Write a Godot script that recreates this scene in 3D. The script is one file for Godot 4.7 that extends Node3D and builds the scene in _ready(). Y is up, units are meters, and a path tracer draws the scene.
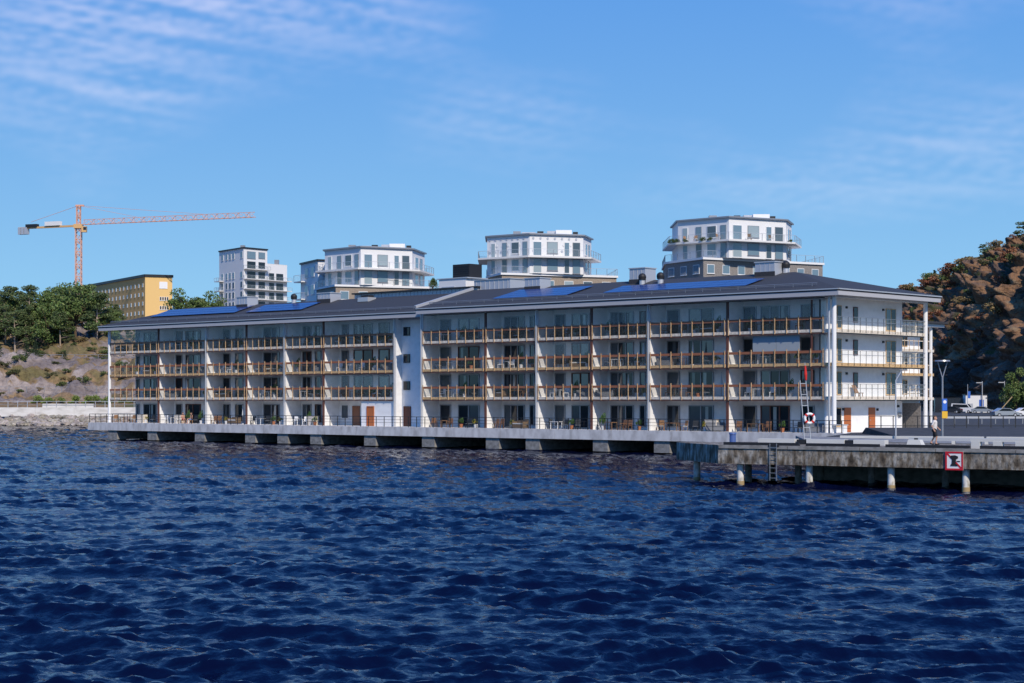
extends Node3D
# World: y up, water at y = 0, the camera stands at (0, 5.1, 0) and looks along -z. "depth" below means metres along -z.

var M := {}                     # materials by name
var boxes := {}                 # shared box meshes by size
var counts := {}                # how often a top-level name was used
var rng := RandomNumberGenerator.new()
var bld: Node3D                 # the long apartment building
const TURN := -0.74836          # how the long building is turned about y
const DECK := 2.2              # height of the promenade deck above the water

func _ready():
	rng.seed = 7
	# ---------------------------------------------------------------- camera
	var cam := Camera3D.new()
	cam.name = "camera"
	add_child(cam)
	cam.position = Vector3(0, 5.1, 0)
	cam.set_frustum(683.0 / 1830.0, Vector2(0, 58.3 / 1830.0), 1.0, 4000.0)
	cam.current = true
	# ---------------------------------------------------------------- sky, exposure
	var env := Environment.new()
	env.tonemap_mode = Environment.TONE_MAPPER_LINEAR
	env.tonemap_exposure = 1.0
	env.background_mode = Environment.BG_SKY
	var sky_mat := ProceduralSkyMaterial.new()
	sky_mat.sky_top_color = lin(0.018, 0.20, 0.75)
	sky_mat.sky_horizon_color = lin(0.38, 0.72, 0.93)
	sky_mat.sky_curve = 0.12
	sky_mat.ground_bottom_color = lin(0.01, 0.03, 0.08)
	sky_mat.ground_horizon_color = lin(0.05, 0.10, 0.2)
	sky_mat.sky_cover = cloud_cover()
	sky_mat.sky_cover_modulate = Color(1, 1, 1, 1)
	env.sky = Sky.new()
	env.sky.sky_material = sky_mat
	env.background_energy_multiplier = 1.0
	env.sdfgi_enabled = true
	env.ssao_enabled = true
	env.ssil_enabled = true
	var we := WorldEnvironment.new()
	we.name = "world_environment"
	we.environment = env
	add_child(we)
	# ---------------------------------------------------------------- sun
	var sun := DirectionalLight3D.new()
	sun.name = "sun"
	add_child(sun)
	var el := deg_to_rad(41.0)
	var to_sun := Vector3(0.3766 * cos(el), sin(el), 0.9263 * cos(el))
	sun.look_at_from_position(Vector3.ZERO, -to_sun, Vector3.UP)
	sun.light_energy = 1.38
	sun.light_color = Color(1.0, 0.955, 0.89)
	sun.light_angular_distance = 0.5
	sun.shadow_enabled = true
	# ---------------------------------------------------------------- the place
	make_materials()
	make_water()
	make_land()
	make_shore_hill()
	make_cliff_hill()
	make_deck()
	make_building()
	make_roof_things()
	make_sibling_building()
	make_towers()
	make_yellow_block()
	make_crane()
	make_quay()
	make_street_things()
	make_car_park()
	make_vegetation()
	make_furniture()
	make_people()
	print("done ", Time.get_ticks_msec())

# ==================================================================== helpers
func lin(r: float, g: float, b: float, a := 1.0) -> Color:
	var c := Color(r, g, b).linear_to_srgb()
	c.a = a
	return c

func mat(called: String, c: Color, rough := 0.8, metal := 0.0) -> StandardMaterial3D:
	var m := StandardMaterial3D.new()
	m.albedo_color = c
	m.roughness = rough
	m.metallic = metal
	m.cull_mode = BaseMaterial3D.CULL_DISABLED
	M[called] = m
	return m

func noise_tex(freq: float, stops: Array, kind := 0, octaves := 5, size := 512, seed_ := 1) -> NoiseTexture2D:
	var n := FastNoiseLite.new()
	n.seed = seed_
	n.noise_type = FastNoiseLite.TYPE_SIMPLEX_SMOOTH if kind == 0 else FastNoiseLite.TYPE_CELLULAR
	n.frequency = freq
	n.fractal_octaves = octaves
	var t := NoiseTexture2D.new()
	t.width = size
	t.height = size
	t.seamless = true
	t.noise = n
	if stops.size():
		var g := Gradient.new()
		var offs := PackedFloat32Array()
		var cols := PackedColorArray()
		for s in stops:
			offs.append(s[0])
			cols.append(s[1])
		g.offsets = offs
		g.colors = cols
		t.color_ramp = g
	return t

func bump_tex(freq: float, strength: float, seed_ := 3) -> NoiseTexture2D:
	var t := noise_tex(freq, [], 0, 5, 512, seed_)
	t.as_normal_map = true
	t.bump_strength = strength
	return t

func tri(m: StandardMaterial3D, scale: Vector3, tex: Texture2D, nrm: Texture2D = null, nscale := 1.0):
	m.uv1_triplanar = true
	m.uv1_world_triplanar = true
	m.uv1_scale = scale
	if tex:
		m.albedo_texture = tex
	if nrm:
		m.normal_enabled = true
		m.normal_texture = nrm
		m.normal_scale = nscale

func numbered(called: String) -> String:
	counts[called] = counts.get(called, -1) + 1
	return called if counts[called] == 0 else "%s_%03d" % [called, counts[called]]

func W(x: float, depth: float, y: float) -> Vector3:
	return Vector3(x, y, -depth)

func node(called: String, parent: Node, at := Vector3.ZERO, turn := 0.0) -> Node3D:
	var o := Node3D.new()
	o.name = called
	parent.add_child(o, true)
	o.position = at
	o.rotation.y = turn
	return o

func thing(called: String, label: String, category: String, at := Vector3.ZERO, turn := 0.0, group := "") -> Node3D:
	var o := node(numbered(called), self, at, turn)
	tag(o, label, category, group)
	return o

func tag(o: Node, label: String, category: String, group := "", kind := ""):
	if label: o.set_meta("label", label)
	if category: o.set_meta("category", category)
	if group: o.set_meta("group", group)
	if kind: o.set_meta("kind", kind)

func mesh_of(called: String, mesh: Mesh, m: Material, parent: Node) -> MeshInstance3D:
	var o := MeshInstance3D.new()
	o.name = called
	o.mesh = mesh
	o.material_override = m
	parent.add_child(o, true)
	return o

func box_mesh(s: Vector3) -> BoxMesh:
	var key := "%.3f %.3f %.3f" % [s.x, s.y, s.z]
	if not boxes.has(key):
		var b := BoxMesh.new()
		b.size = s
		boxes[key] = b
	return boxes[key]

func bx(parent: Node, called: String, c: Vector3, s: Vector3, m: Material, turn := 0.0) -> MeshInstance3D:
	var o := mesh_of(called, box_mesh(s), m, parent)
	o.position = c
	o.rotation.y = turn
	return o

# box between two corners
func bb(parent: Node, called: String, a: Vector3, b: Vector3, m: Material) -> MeshInstance3D:
	return bx(parent, called, (a + b) / 2.0, (b - a).abs(), m)

class Join:
	var st := SurfaceTool.new()
	func _init():
		st.begin(Mesh.PRIMITIVE_TRIANGLES)
	func box(c: Vector3, s: Vector3, turn := 0.0):
		var b := BoxMesh.new()
		b.size = s
		st.append_from(b, 0, Transform3D(Basis(Vector3.UP, turn), c))
	func bb(a: Vector3, b: Vector3):
		box((a + b) / 2.0, (b - a).abs())
	func along(a: Vector3, b: Vector3) -> Transform3D:
		var y := (b - a).normalized()
		var x := y.cross(Vector3.RIGHT if absf(y.x) < 0.9 else Vector3.BACK).normalized()
		return Transform3D(Basis(x, y, x.cross(y)), (a + b) / 2.0)
	func bar(a: Vector3, b: Vector3, w: float):
		var m := BoxMesh.new()
		m.size = Vector3(w, a.distance_to(b), w)
		st.append_from(m, 0, along(a, b))
	func tube(a: Vector3, b: Vector3, r: float, r2 := -1.0, n := 12):
		var m := CylinderMesh.new()
		m.bottom_radius = r
		m.top_radius = r if r2 < 0 else r2
		m.height = a.distance_to(b)
		m.radial_segments = n
		m.rings = 1
		st.append_from(m, 0, along(a, b))
	func ball(c: Vector3, s: Vector3, n := 12):
		var m := SphereMesh.new()
		m.radius = 0.5
		m.height = 1.0
		m.radial_segments = n
		m.rings = n / 2
		st.append_from(m, 0, Transform3D(Basis().scaled(s), c))
	func quad(a: Vector3, b: Vector3, c: Vector3, d: Vector3):
		for p in [a, b, c, a, c, d]:
			st.set_normal((c - a).cross(b - a).normalized() if (c - a).cross(b - a).length() > 1e-6 else (d - a).cross(c - a).normalized())
			st.add_vertex(p)
	# flat polygon (x, z) pushed from y0 up to y1
	func prism(pts: PackedVector2Array, y0: float, y1: float):
		var area := 0.0
		for k in pts.size():
			area += pts[k].cross(pts[(k + 1) % pts.size()])
		if area < 0.0:
			pts = pts.duplicate()
			pts.reverse()
		var ix := Geometry2D.triangulate_polygon(pts)
		for k in range(0, ix.size(), 3):
			var a := pts[ix[k]]
			var b := pts[ix[k + 1]]
			var c := pts[ix[k + 2]]
			var up := (b - a).cross(c - a) > 0
			for y in [y1, y0]:
				var order := [a, b, c] if up == (y == y1) else [a, c, b]
				for p in order:
					st.set_normal(Vector3.UP if y == y1 else Vector3.DOWN)
					st.add_vertex(Vector3(p.x, y, p.y))
		for k in pts.size():
			var p := pts[k]
			var q := pts[(k + 1) % pts.size()]
			var n := Vector3(q.y - p.y, 0, p.x - q.x).normalized()
			for v in [Vector3(p.x, y0, p.y), Vector3(q.x, y1, q.y), Vector3(p.x, y1, p.y), Vector3(p.x, y0, p.y), Vector3(q.x, y0, q.y), Vector3(q.x, y1, q.y)]:
				st.set_normal(n)
				st.add_vertex(v)
	func mesh() -> ArrayMesh:
		return st.commit()

func joined(j: Join, called: String, m: Material, parent: Node) -> MeshInstance3D:
	return mesh_of(called, j.mesh(), m, parent)

# plan given as [x, depth] pairs -> (x, z) polygon
func plan(p: Array) -> PackedVector2Array:
	var out := PackedVector2Array()
	for a in p:
		out.append(Vector2(a[0], -a[1]))
	return out

# grid of points -> smooth mesh
func grid_mesh(v: PackedVector3Array, cols: int, rows: int, colors := PackedColorArray()) -> ArrayMesh:
	var nrm := PackedVector3Array()
	nrm.resize(v.size())
	var idx := PackedInt32Array()
	for r in rows:
		for c in cols:
			var k := r * cols + c
			var l := v[k - 1] if c > 0 else v[k]
			var rr := v[k + 1] if c < cols - 1 else v[k]
			var d := v[k - cols] if r > 0 else v[k]
			var u := v[k + cols] if r < rows - 1 else v[k]
			nrm[k] = (rr - l).cross(u - d).normalized()
			if c < cols - 1 and r < rows - 1:
				idx.append_array([k, k + cols, k + 1, k + 1, k + cols, k + cols + 1])
	var arr := []
	arr.resize(Mesh.ARRAY_MAX)
	arr[Mesh.ARRAY_VERTEX] = v
	arr[Mesh.ARRAY_NORMAL] = nrm
	arr[Mesh.ARRAY_INDEX] = idx
	if colors.size():
		arr[Mesh.ARRAY_COLOR] = colors
	var m := ArrayMesh.new()
	m.add_surface_from_arrays(Mesh.PRIMITIVE_TRIANGLES, arr)
	return m

# ==================================================================== sky
func cloud_cover() -> ImageTexture:
	var w := 3072
	var h := 1536
	var bytes := PackedByteArray()
	bytes.resize(w * h * 4)
	var wisps := FastNoiseLite.new()
	wisps.seed = 11
	wisps.frequency = 1.0
	wisps.fractal_octaves = 5
	var patch := FastNoiseLite.new()
	patch.seed = 5
	patch.frequency = 1.0
	patch.fractal_octaves = 3
	for r in range(400, 768):
		var up := 90.0 - (r + 0.5) / h * 180.0
		for c in w:
			var az := wrapf((c + 0.5) / w * 360.0, -180.0, 180.0)
			# thin cirrus: streaks drawn out along the wind, in loose fields
			var field := patch.get_noise_2d(az * 0.045, up * 0.10) * 0.9
			field += 1.05 * exp(-pow((az + 13.5) / 6.5, 2) - pow((up - 9.8 - (az + 13.5) * 0.12) / 2.6, 2))
			field += 0.8 * exp(-pow((az + 9.0) / 8.0, 2) - pow((up - 11.9) / 0.9, 2))
			field += 0.62 * exp(-pow((az - 14.0) / 6.5, 2) - pow((up - 7.3 - (az - 14.0) * 0.16) / 1.5, 2))
			field += 0.5 * exp(-pow((az - 15.0) / 5.0, 2) - pow((up - 12.0) / 0.8, 2))
			field += 0.42 * exp(-pow((az + 14.0) / 5.0, 2) - pow((up - 5.5) / 1.6, 2))
			if up > 16.0:
				field += 0.1 - 0.5 * smoothstep(26.0, 43.0, up)
			if field <= 0.05:
				continue
			var s := wisps.get_noise_2d(az * 0.13 + up * 0.3, up * 1.3 + az * 0.16)
			var s2 := wisps.get_noise_2d(az * 0.2 + 40.0, up * 5.5 + az * 0.75)
			var d := clampf((field - 0.1) * (0.36 + 0.5 * s + 0.75 * s2), 0.0, 1.0)
			var k := (r * w + c) * 4
			bytes[k] = 235
			bytes[k + 1] = 196
			bytes[k + 2] = 150
			bytes[k + 3] = int(105.0 * d)
	var im := Image.create_from_data(w, h, false, Image.FORMAT_RGBA8, bytes)
	return ImageTexture.create_from_image(im)

# ==================================================================== materials
func make_materials():
	var wall := mat("white_wall", Color.WHITE, 0.85)
	tri(wall, Vector3(0.21, 0.21, 0.21), noise_tex(0.012, [[0.25, lin(0.74, 0.735, 0.72)], [0.5, lin(0.80, 0.795, 0.78)], [0.8, lin(0.83, 0.825, 0.815)]], 0, 6, 512, 21))
	mat("white_paint", lin(0.78, 0.78, 0.77), 0.5)
	mat("soffit", lin(0.74, 0.735, 0.72), 0.75)
	mat("fascia_grey", lin(0.42, 0.42, 0.44), 0.6)
	mat("slab_concrete", lin(0.66, 0.655, 0.64), 0.85)
	mat("tower_white", lin(0.72, 0.72, 0.72), 0.75)
	mat("tower_panel", lin(0.70, 0.70, 0.70), 0.6)
	mat("tower_slab", lin(0.66, 0.655, 0.64), 0.8)
	mat("dark_metal", lin(0.025, 0.027, 0.03), 0.45, 0.3)
	mat("grey_metal", lin(0.30, 0.31, 0.33), 0.4, 0.5)
	mat("light_metal", lin(0.52, 0.53, 0.55), 0.4, 0.4)
	mat("duct_metal", lin(0.48, 0.50, 0.54), 0.45, 0.35)
	mat("black", lin(0.012, 0.012, 0.014), 0.6)
	mat("red_wood", lin(0.30, 0.11, 0.05), 0.55)
	mat("red_brown_steel", lin(0.12, 0.045, 0.03), 0.55)
	mat("orange_door", lin(0.42, 0.12, 0.03), 0.5)
	mat("dark_red_door", lin(0.11, 0.022, 0.012), 0.5)
	for w in [["post_wood", 0.54, 0.37, 0.21], ["pine_board", 0.62, 0.41, 0.20], ["pale_board", 0.72, 0.64, 0.53], ["chair_wood", 0.20, 0.10, 0.05], ["teak", 0.30, 0.16, 0.07]]:
		var m := mat(w[0], Color.WHITE, 0.65)
		tri(m, Vector3(0.8, 0.8, 0.8), noise_tex(0.02, [[0.2, lin(w[1] * 0.72, w[2] * 0.70, w[3] * 0.66)], [0.55, lin(w[1], w[2], w[3])], [0.85, lin(w[1] * 1.15, w[2] * 1.15, w[3] * 1.15)]], 0, 5, 256, 31))
	# glass
	var g := mat("clear_glass", lin(0.45, 0.55, 0.58, 0.05), 0.02)
	g.transparency = BaseMaterial3D.TRANSPARENCY_ALPHA
	g = mat("blue_glass", lin(0.40, 0.58, 0.72, 0.05), 0.02)
	g.transparency = BaseMaterial3D.TRANSPARENCY_ALPHA
	g = mat("shade_tint_glass", lin(0.05, 0.045, 0.042, 0.16), 0.03)  # dark tint stands in for shade and clutter behind the railing
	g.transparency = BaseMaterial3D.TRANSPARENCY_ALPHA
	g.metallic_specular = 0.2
	M.clear_glass.metallic_specular = 0.18
	M.blue_glass.metallic_specular = 0.3
	g = mat("dark_pane", lin(0.012, 0.018, 0.025), 0.04)
	g.metallic_specular = 0.5
	g = mat("curtain_sheen_pane", lin(0.06, 0.08, 0.095), 0.06)
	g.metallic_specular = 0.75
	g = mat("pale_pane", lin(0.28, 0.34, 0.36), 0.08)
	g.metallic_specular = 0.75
	g = mat("tower_pane", lin(0.14, 0.21, 0.26), 0.05)
	g.metallic_specular = 0.75
	mat("white_curtain", lin(0.30, 0.34, 0.37), 0.9)
	# roof
	var roof := mat("roof_felt", Color.WHITE, 0.8)
	tri(roof, Vector3(0.35, 0.35, 0.35), noise_tex(0.03, [[0.2, lin(0.022, 0.023, 0.027)], [0.6, lin(0.036, 0.037, 0.042)], [0.9, lin(0.05, 0.051, 0.056)]], 0, 6, 512, 41))
	var solar := mat("solar_cell", lin(0.022, 0.05, 0.185), 0.25)
	solar.metallic_specular = 0.8
	# concrete
	var con := mat("concrete", Color.WHITE, 0.9)
	tri(con, Vector3(0.11, 0.05, 0.11), noise_tex(0.02, [[0.2, lin(0.40, 0.385, 0.38)], [0.45, lin(0.56, 0.545, 0.54)], [0.65, lin(0.62, 0.605, 0.60)], [0.85, lin(0.67, 0.66, 0.65)]], 0, 6, 512, 51))
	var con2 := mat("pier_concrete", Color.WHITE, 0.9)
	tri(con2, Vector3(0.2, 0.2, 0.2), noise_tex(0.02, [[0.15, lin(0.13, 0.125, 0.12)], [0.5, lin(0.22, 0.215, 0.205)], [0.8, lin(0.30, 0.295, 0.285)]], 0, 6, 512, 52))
	# old quay: grey concrete with brown and black run-off stains drawn out downwards
	var quay := mat("quay_concrete", Color.WHITE, 0.92)
	tri(quay, Vector3(0.22, 0.055, 0.22), noise_tex(0.022, [[0.16, lin(0.035, 0.027, 0.02)], [0.38, lin(0.105, 0.08, 0.055)], [0.54, lin(0.20, 0.175, 0.14)], [0.7, lin(0.31, 0.295, 0.27)], [0.92, lin(0.42, 0.41, 0.39)]], 0, 6, 512, 61), bump_tex(0.05, 6.0), 0.7)
	var pile := mat("pile_concrete", Color.WHITE, 0.85)
	tri(pile, Vector3(0.5, 0.25, 0.5), noise_tex(0.02, [[0.2, lin(0.30, 0.27, 0.22)], [0.5, lin(0.58, 0.57, 0.54)], [0.8, lin(0.68, 0.67, 0.65)]], 0, 6, 256, 62))
	var pw := mat("pale_wall", Color.WHITE, 0.9)
	tri(pw, Vector3(0.045, 0.12, 0.045), noise_tex(0.012, [[0.2, lin(0.50, 0.48, 0.45)], [0.5, lin(0.62, 0.60, 0.57)], [0.8, lin(0.68, 0.665, 0.64)]], 0, 5, 512, 63))
	mat("rust_stain", lin(0.33, 0.24, 0.12), 0.9)
	mat("kerb_white", lin(0.55, 0.55, 0.53), 0.85)
	var asp := mat("asphalt", Color.WHITE, 0.9)
	tri(asp, Vector3(0.07, 0.07, 0.07), noise_tex(0.02, [[0.2, lin(0.022, 0.023, 0.026)], [0.55, lin(0.035, 0.036, 0.04)], [0.85, lin(0.05, 0.05, 0.053)]], 0, 6, 512, 71))
	var paving := mat("paving", Color.WHITE, 0.9)
	tri(paving, Vector3(0.1, 0.1, 0.1), noise_tex(0.02, [[0.2, lin(0.12, 0.12, 0.125)], [0.55, lin(0.20, 0.20, 0.205)], [0.85, lin(0.26, 0.26, 0.26)]], 0, 6, 512, 72))
	# rock
	var rock := mat("shore_rock", Color.WHITE, 0.95)
	rock.vertex_color_use_as_albedo = true
	tri(rock, Vector3(0.08, 0.12, 0.08), noise_tex(0.018, [[0.1, lin(0.45, 0.42, 0.42)], [0.45, lin(0.85, 0.84, 0.84)], [0.8, lin(1, 1, 1)]], 0, 7, 512, 81), bump_tex(0.03, 12.0, 82), 1.3)
	var cliff := mat("cliff_rock", Color.WHITE, 0.95)
	cliff.vertex_color_use_as_albedo = true
	tri(cliff, Vector3(0.06, 0.06, 0.06), noise_tex(0.018, [[0.1, lin(0.35, 0.33, 0.32)], [0.45, lin(0.8, 0.78, 0.77)], [0.8, lin(1, 1, 1)]], 0, 7, 512, 83), bump_tex(0.03, 14.0, 84), 1.5)
	var boulder := mat("boulder_rock", Color.WHITE, 0.95)
	tri(boulder, Vector3(0.4, 0.4, 0.4), noise_tex(0.02, [[0.2, lin(0.17, 0.15, 0.13)], [0.5, lin(0.34, 0.31, 0.28)], [0.85, lin(0.47, 0.44, 0.40)]], 0, 6, 256, 85))
	boulder.vertex_color_use_as_albedo = true
	mat("brick", Color.WHITE, 0.9)
	tri(M.brick, Vector3(0.5, 0.5, 0.5), noise_tex(0.04, [[0.2, lin(0.23, 0.185, 0.145)], [0.55, lin(0.31, 0.255, 0.205)], [0.85, lin(0.37, 0.31, 0.25)]], 0, 6, 256, 91))
	mat("grey_brick", Color.WHITE, 0.9)
	tri(M.grey_brick, Vector3(0.5, 0.5, 0.5), noise_tex(0.04, [[0.2, lin(0.17, 0.155, 0.145)], [0.55, lin(0.24, 0.22, 0.205)], [0.85, lin(0.30, 0.275, 0.26)]], 0, 6, 256, 92))
	mat("yellow_render", lin(0.72, 0.48, 0.19), 0.9)
	mat("yellow_brick", lin(0.62, 0.38, 0.14), 0.9)
	mat("crane_red", lin(0.64, 0.34, 0.24), 0.5)
	mat("crane_yellow", lin(0.62, 0.38, 0.16), 0.5)
	mat("sign_red", lin(0.50, 0.012, 0.025), 0.45)
	mat("sign_white", lin(0.76, 0.76, 0.76), 0.4)
	mat("flag_red", lin(0.55, 0.02, 0.015), 0.8)
	mat("blue_paint", lin(0.06, 0.11, 0.30), 0.5)
	mat("sign_blue", lin(0.03, 0.13, 0.52), 0.45)
	mat("sign_yellow", lin(0.72, 0.42, 0.03), 0.45)
	mat("tyre", lin(0.015, 0.015, 0.016), 0.9)
	mat("car_white", lin(0.70, 0.70, 0.71), 0.25)
	mat("car_silver", lin(0.42, 0.44, 0.46), 0.25, 0.5)
	mat("car_dark", lin(0.03, 0.035, 0.045), 0.2, 0.2)
	mat("car_blue", lin(0.03, 0.07, 0.2), 0.2, 0.2)
	mat("skin", lin(0.46, 0.25, 0.17), 0.6)
	mat("shirt_white", lin(0.62, 0.58, 0.56), 0.9)
	mat("shorts_dark", lin(0.012, 0.013, 0.017), 0.9)
	mat("hair", lin(0.06, 0.04, 0.025), 0.8)
	mat("cushion_white", lin(0.6, 0.6, 0.58), 0.9)
	mat("cushion_grey", lin(0.16, 0.17, 0.19), 0.9)
	mat("cushion_red", lin(0.40, 0.03, 0.03), 0.9)
	mat("pot_clay", lin(0.34, 0.13, 0.06), 0.85)
	mat("pot_white", lin(0.6, 0.6, 0.6), 0.6)
	mat("rattan", lin(0.14, 0.095, 0.06), 0.9)
	for b in [["leaf", 0.55], ["needle", 0.3]]:
		var m := mat(b[0], Color.WHITE, 0.75)
		m.vertex_color_use_as_albedo = true
		m.backlight = Color(b[1], b[1], b[1] * 0.6)
	var bark := mat("bark", lin(0.11, 0.08, 0.055), 0.95)
	bark.metallic_specular = 0.2
	mat("pale_bark", lin(0.32, 0.25, 0.19), 0.95)
	var gr := mat("grass", Color.WHITE, 0.95)
	gr.vertex_color_use_as_albedo = true
	var water := mat("water", lin(0.0014, 0.0034, 0.021), 0.06)
	water.metallic_specular = 0.17
	tri(water, Vector3(0.3, 0.3, 0.3), null, bump_tex(0.02, 8.0, 99), 0.4)

# ==================================================================== water
func make_water():
	var cols := 640
	var rows := 700
	var wr := RandomNumberGenerator.new()
	wr.seed = 4
	var dir := PackedVector2Array()
	var num := PackedFloat32Array()
	var amp := PackedFloat32Array()
	var pha := PackedFloat32Array()
	for k in 16:
		var wl := 0.55 * pow(1.16, k)                # 0.75 m to about 10 m
		var a := deg_to_rad(-72.0 + wr.randf_range(-36.0, 36.0))
		dir.append(Vector2(cos(a), sin(a)))
		num.append(TAU / wl)
		amp.append(wl * (0.0175 if wl < 1.4 else 0.0082) * wr.randf_range(0.7, 1.2))
		pha.append(wr.randf() * TAU)
	var gust := FastNoiseLite.new()
	gust.seed = 8
	gust.frequency = 0.06
	gust.fractal_octaves = 3
	var chop := FastNoiseLite.new()
	chop.seed = 9
	chop.frequency = 1.3
	chop.fractal_octaves = 4
	chop.fractal_gain = 0.55
	var v := PackedVector3Array()
	v.resize(cols * rows)
	var k := 0
	for r in rows:
		var d := 24.0 * pow(480.0 / 24.0, r / (rows - 1.0))
		var half := 7.0 + 0.33 * d
		for c in cols:
			var x := -half + 2.0 * half * c / (cols - 1.0)
			var p := Vector2(x, -d)
			var push := Vector2.ZERO
			var y := 0.0
			var g := 1.0 + 0.75 * gust.get_noise_2d(x, d * 1.6)
			for i in 16:
				var t := dir[i].dot(p) * num[i] + pha[i]
				var s := sin(t)
				y += amp[i] * s
				push += dir[i] * (amp[i] * 0.9 * cos(t))
			var n := chop.get_noise_2d(x * 0.42 + 0.12 * d, d * 1.1 - 0.15 * x)
			y = y * g + 0.13 * g * n
			v[k] = Vector3(x + push.x * g, y, -d + push.y * g)
			k += 1
	var o := mesh_of("water", grid_mesh(v, cols, rows), M.water, self)
	tag(o, "dark blue choppy harbour water", "", "", "structure")

# ==================================================================== land
func L(x: float, z: float, y := 0.0) -> Vector3:
	# a point of the long building's own frame (x along the front, z out of it) in the world
	return Vector3(27.37, DECK, -160.0) + Basis(Vector3.UP, TURN) * Vector3(x, y, z)

func make_land():
	var back := []
	for p in [L(3.4, 1.1), L(3.4, -14.6), L(-100, -14.6)]:
		back.append([p.x, -p.z])
	var j := Join.new()
	j.prism(plan(back + [[-40, 300], [-40, 470], [200, 700], [230, 350], [120, 96], [62, 90], [40, 128], [24, 140]]), -2.0, 2.28)
	var o := joined(j, "ground", M.asphalt, self)
	tag(o, "dark asphalt ground beside the building", "", "", "structure")
	# light kerb between the road and the quay
	for a in [[24.0, 133.6, 33.4, 129.6], [33.6, 129.5, 47.0, 124.0], [47.2, 123.9, 60.0, 118.5]]:
		var p := W(a[0], a[1], 2.28)
		var q := W(a[2], a[3], 2.28)
		var kerb := bx(self, numbered("kerb"), (p + q) / 2.0 + Vector3(0, 0.1, 0), Vector3(p.distance_to(q), 0.22, 0.45), M.kerb_white, -atan2(q.z - p.z, q.x - p.x))
		tag(kerb, "pale stone kerb along the quay road", "", "", "structure")
	# strip of lighter paving on the quay side of the kerb
	j = Join.new()
	j.prism(plan([[22, 142], [26, 131.5], [33.4, 128.9], [60, 117.5], [62, 96], [38, 110], [20, 124]]), 1.6, 2.32)
	o = joined(j, "quay_road", M.paving, self)
	tag(o, "grey road surface between kerb and quay edge", "", "", "structure")

# ---- the wooded rock hillside behind the water
var hill_noise := FastNoiseLite.new()
func shore_height(x: float, d: float) -> float:
	var steps := [[356.0, 3.3], [364.0, 3.5], [370.0, 4.6], [374.0, 6.4], [388.0, 12.6], [394.0, 13.6], [402.0, 14.0], [410.0, 17.8], [428.0, 22.0], [470.0, 23.5], [560.0, 24.0], [700.0, 26.0]]
	var h := 3.3
	var dd := d + 3.0 * hill_noise.get_noise_2d(x * 0.7, 3.0)
	for k in steps.size() - 1:
		if dd >= steps[k][0]:
			var t := clampf((dd - steps[k][0]) / (steps[k + 1][0] - steps[k][0]), 0, 1)
			h = lerpf(steps[k][1], steps[k + 1][1], t)
	var rough := smoothstep(368.0, 378.0, d)
	h += rough * (3.4 * hill_noise.get_noise_2d(x, d) + 2.6 * absf(hill_noise.get_noise_2d(x * 2.6 + 50.0, d * 2.6)) + 1.3 * hill_noise.get_noise_2d(x * 8.0, d * 5.0) - 0.7)
	h -= smoothstep(-70.0, -30.0, x) * smoothstep(366.0, 400.0, d) * 8.0
	return h

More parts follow.
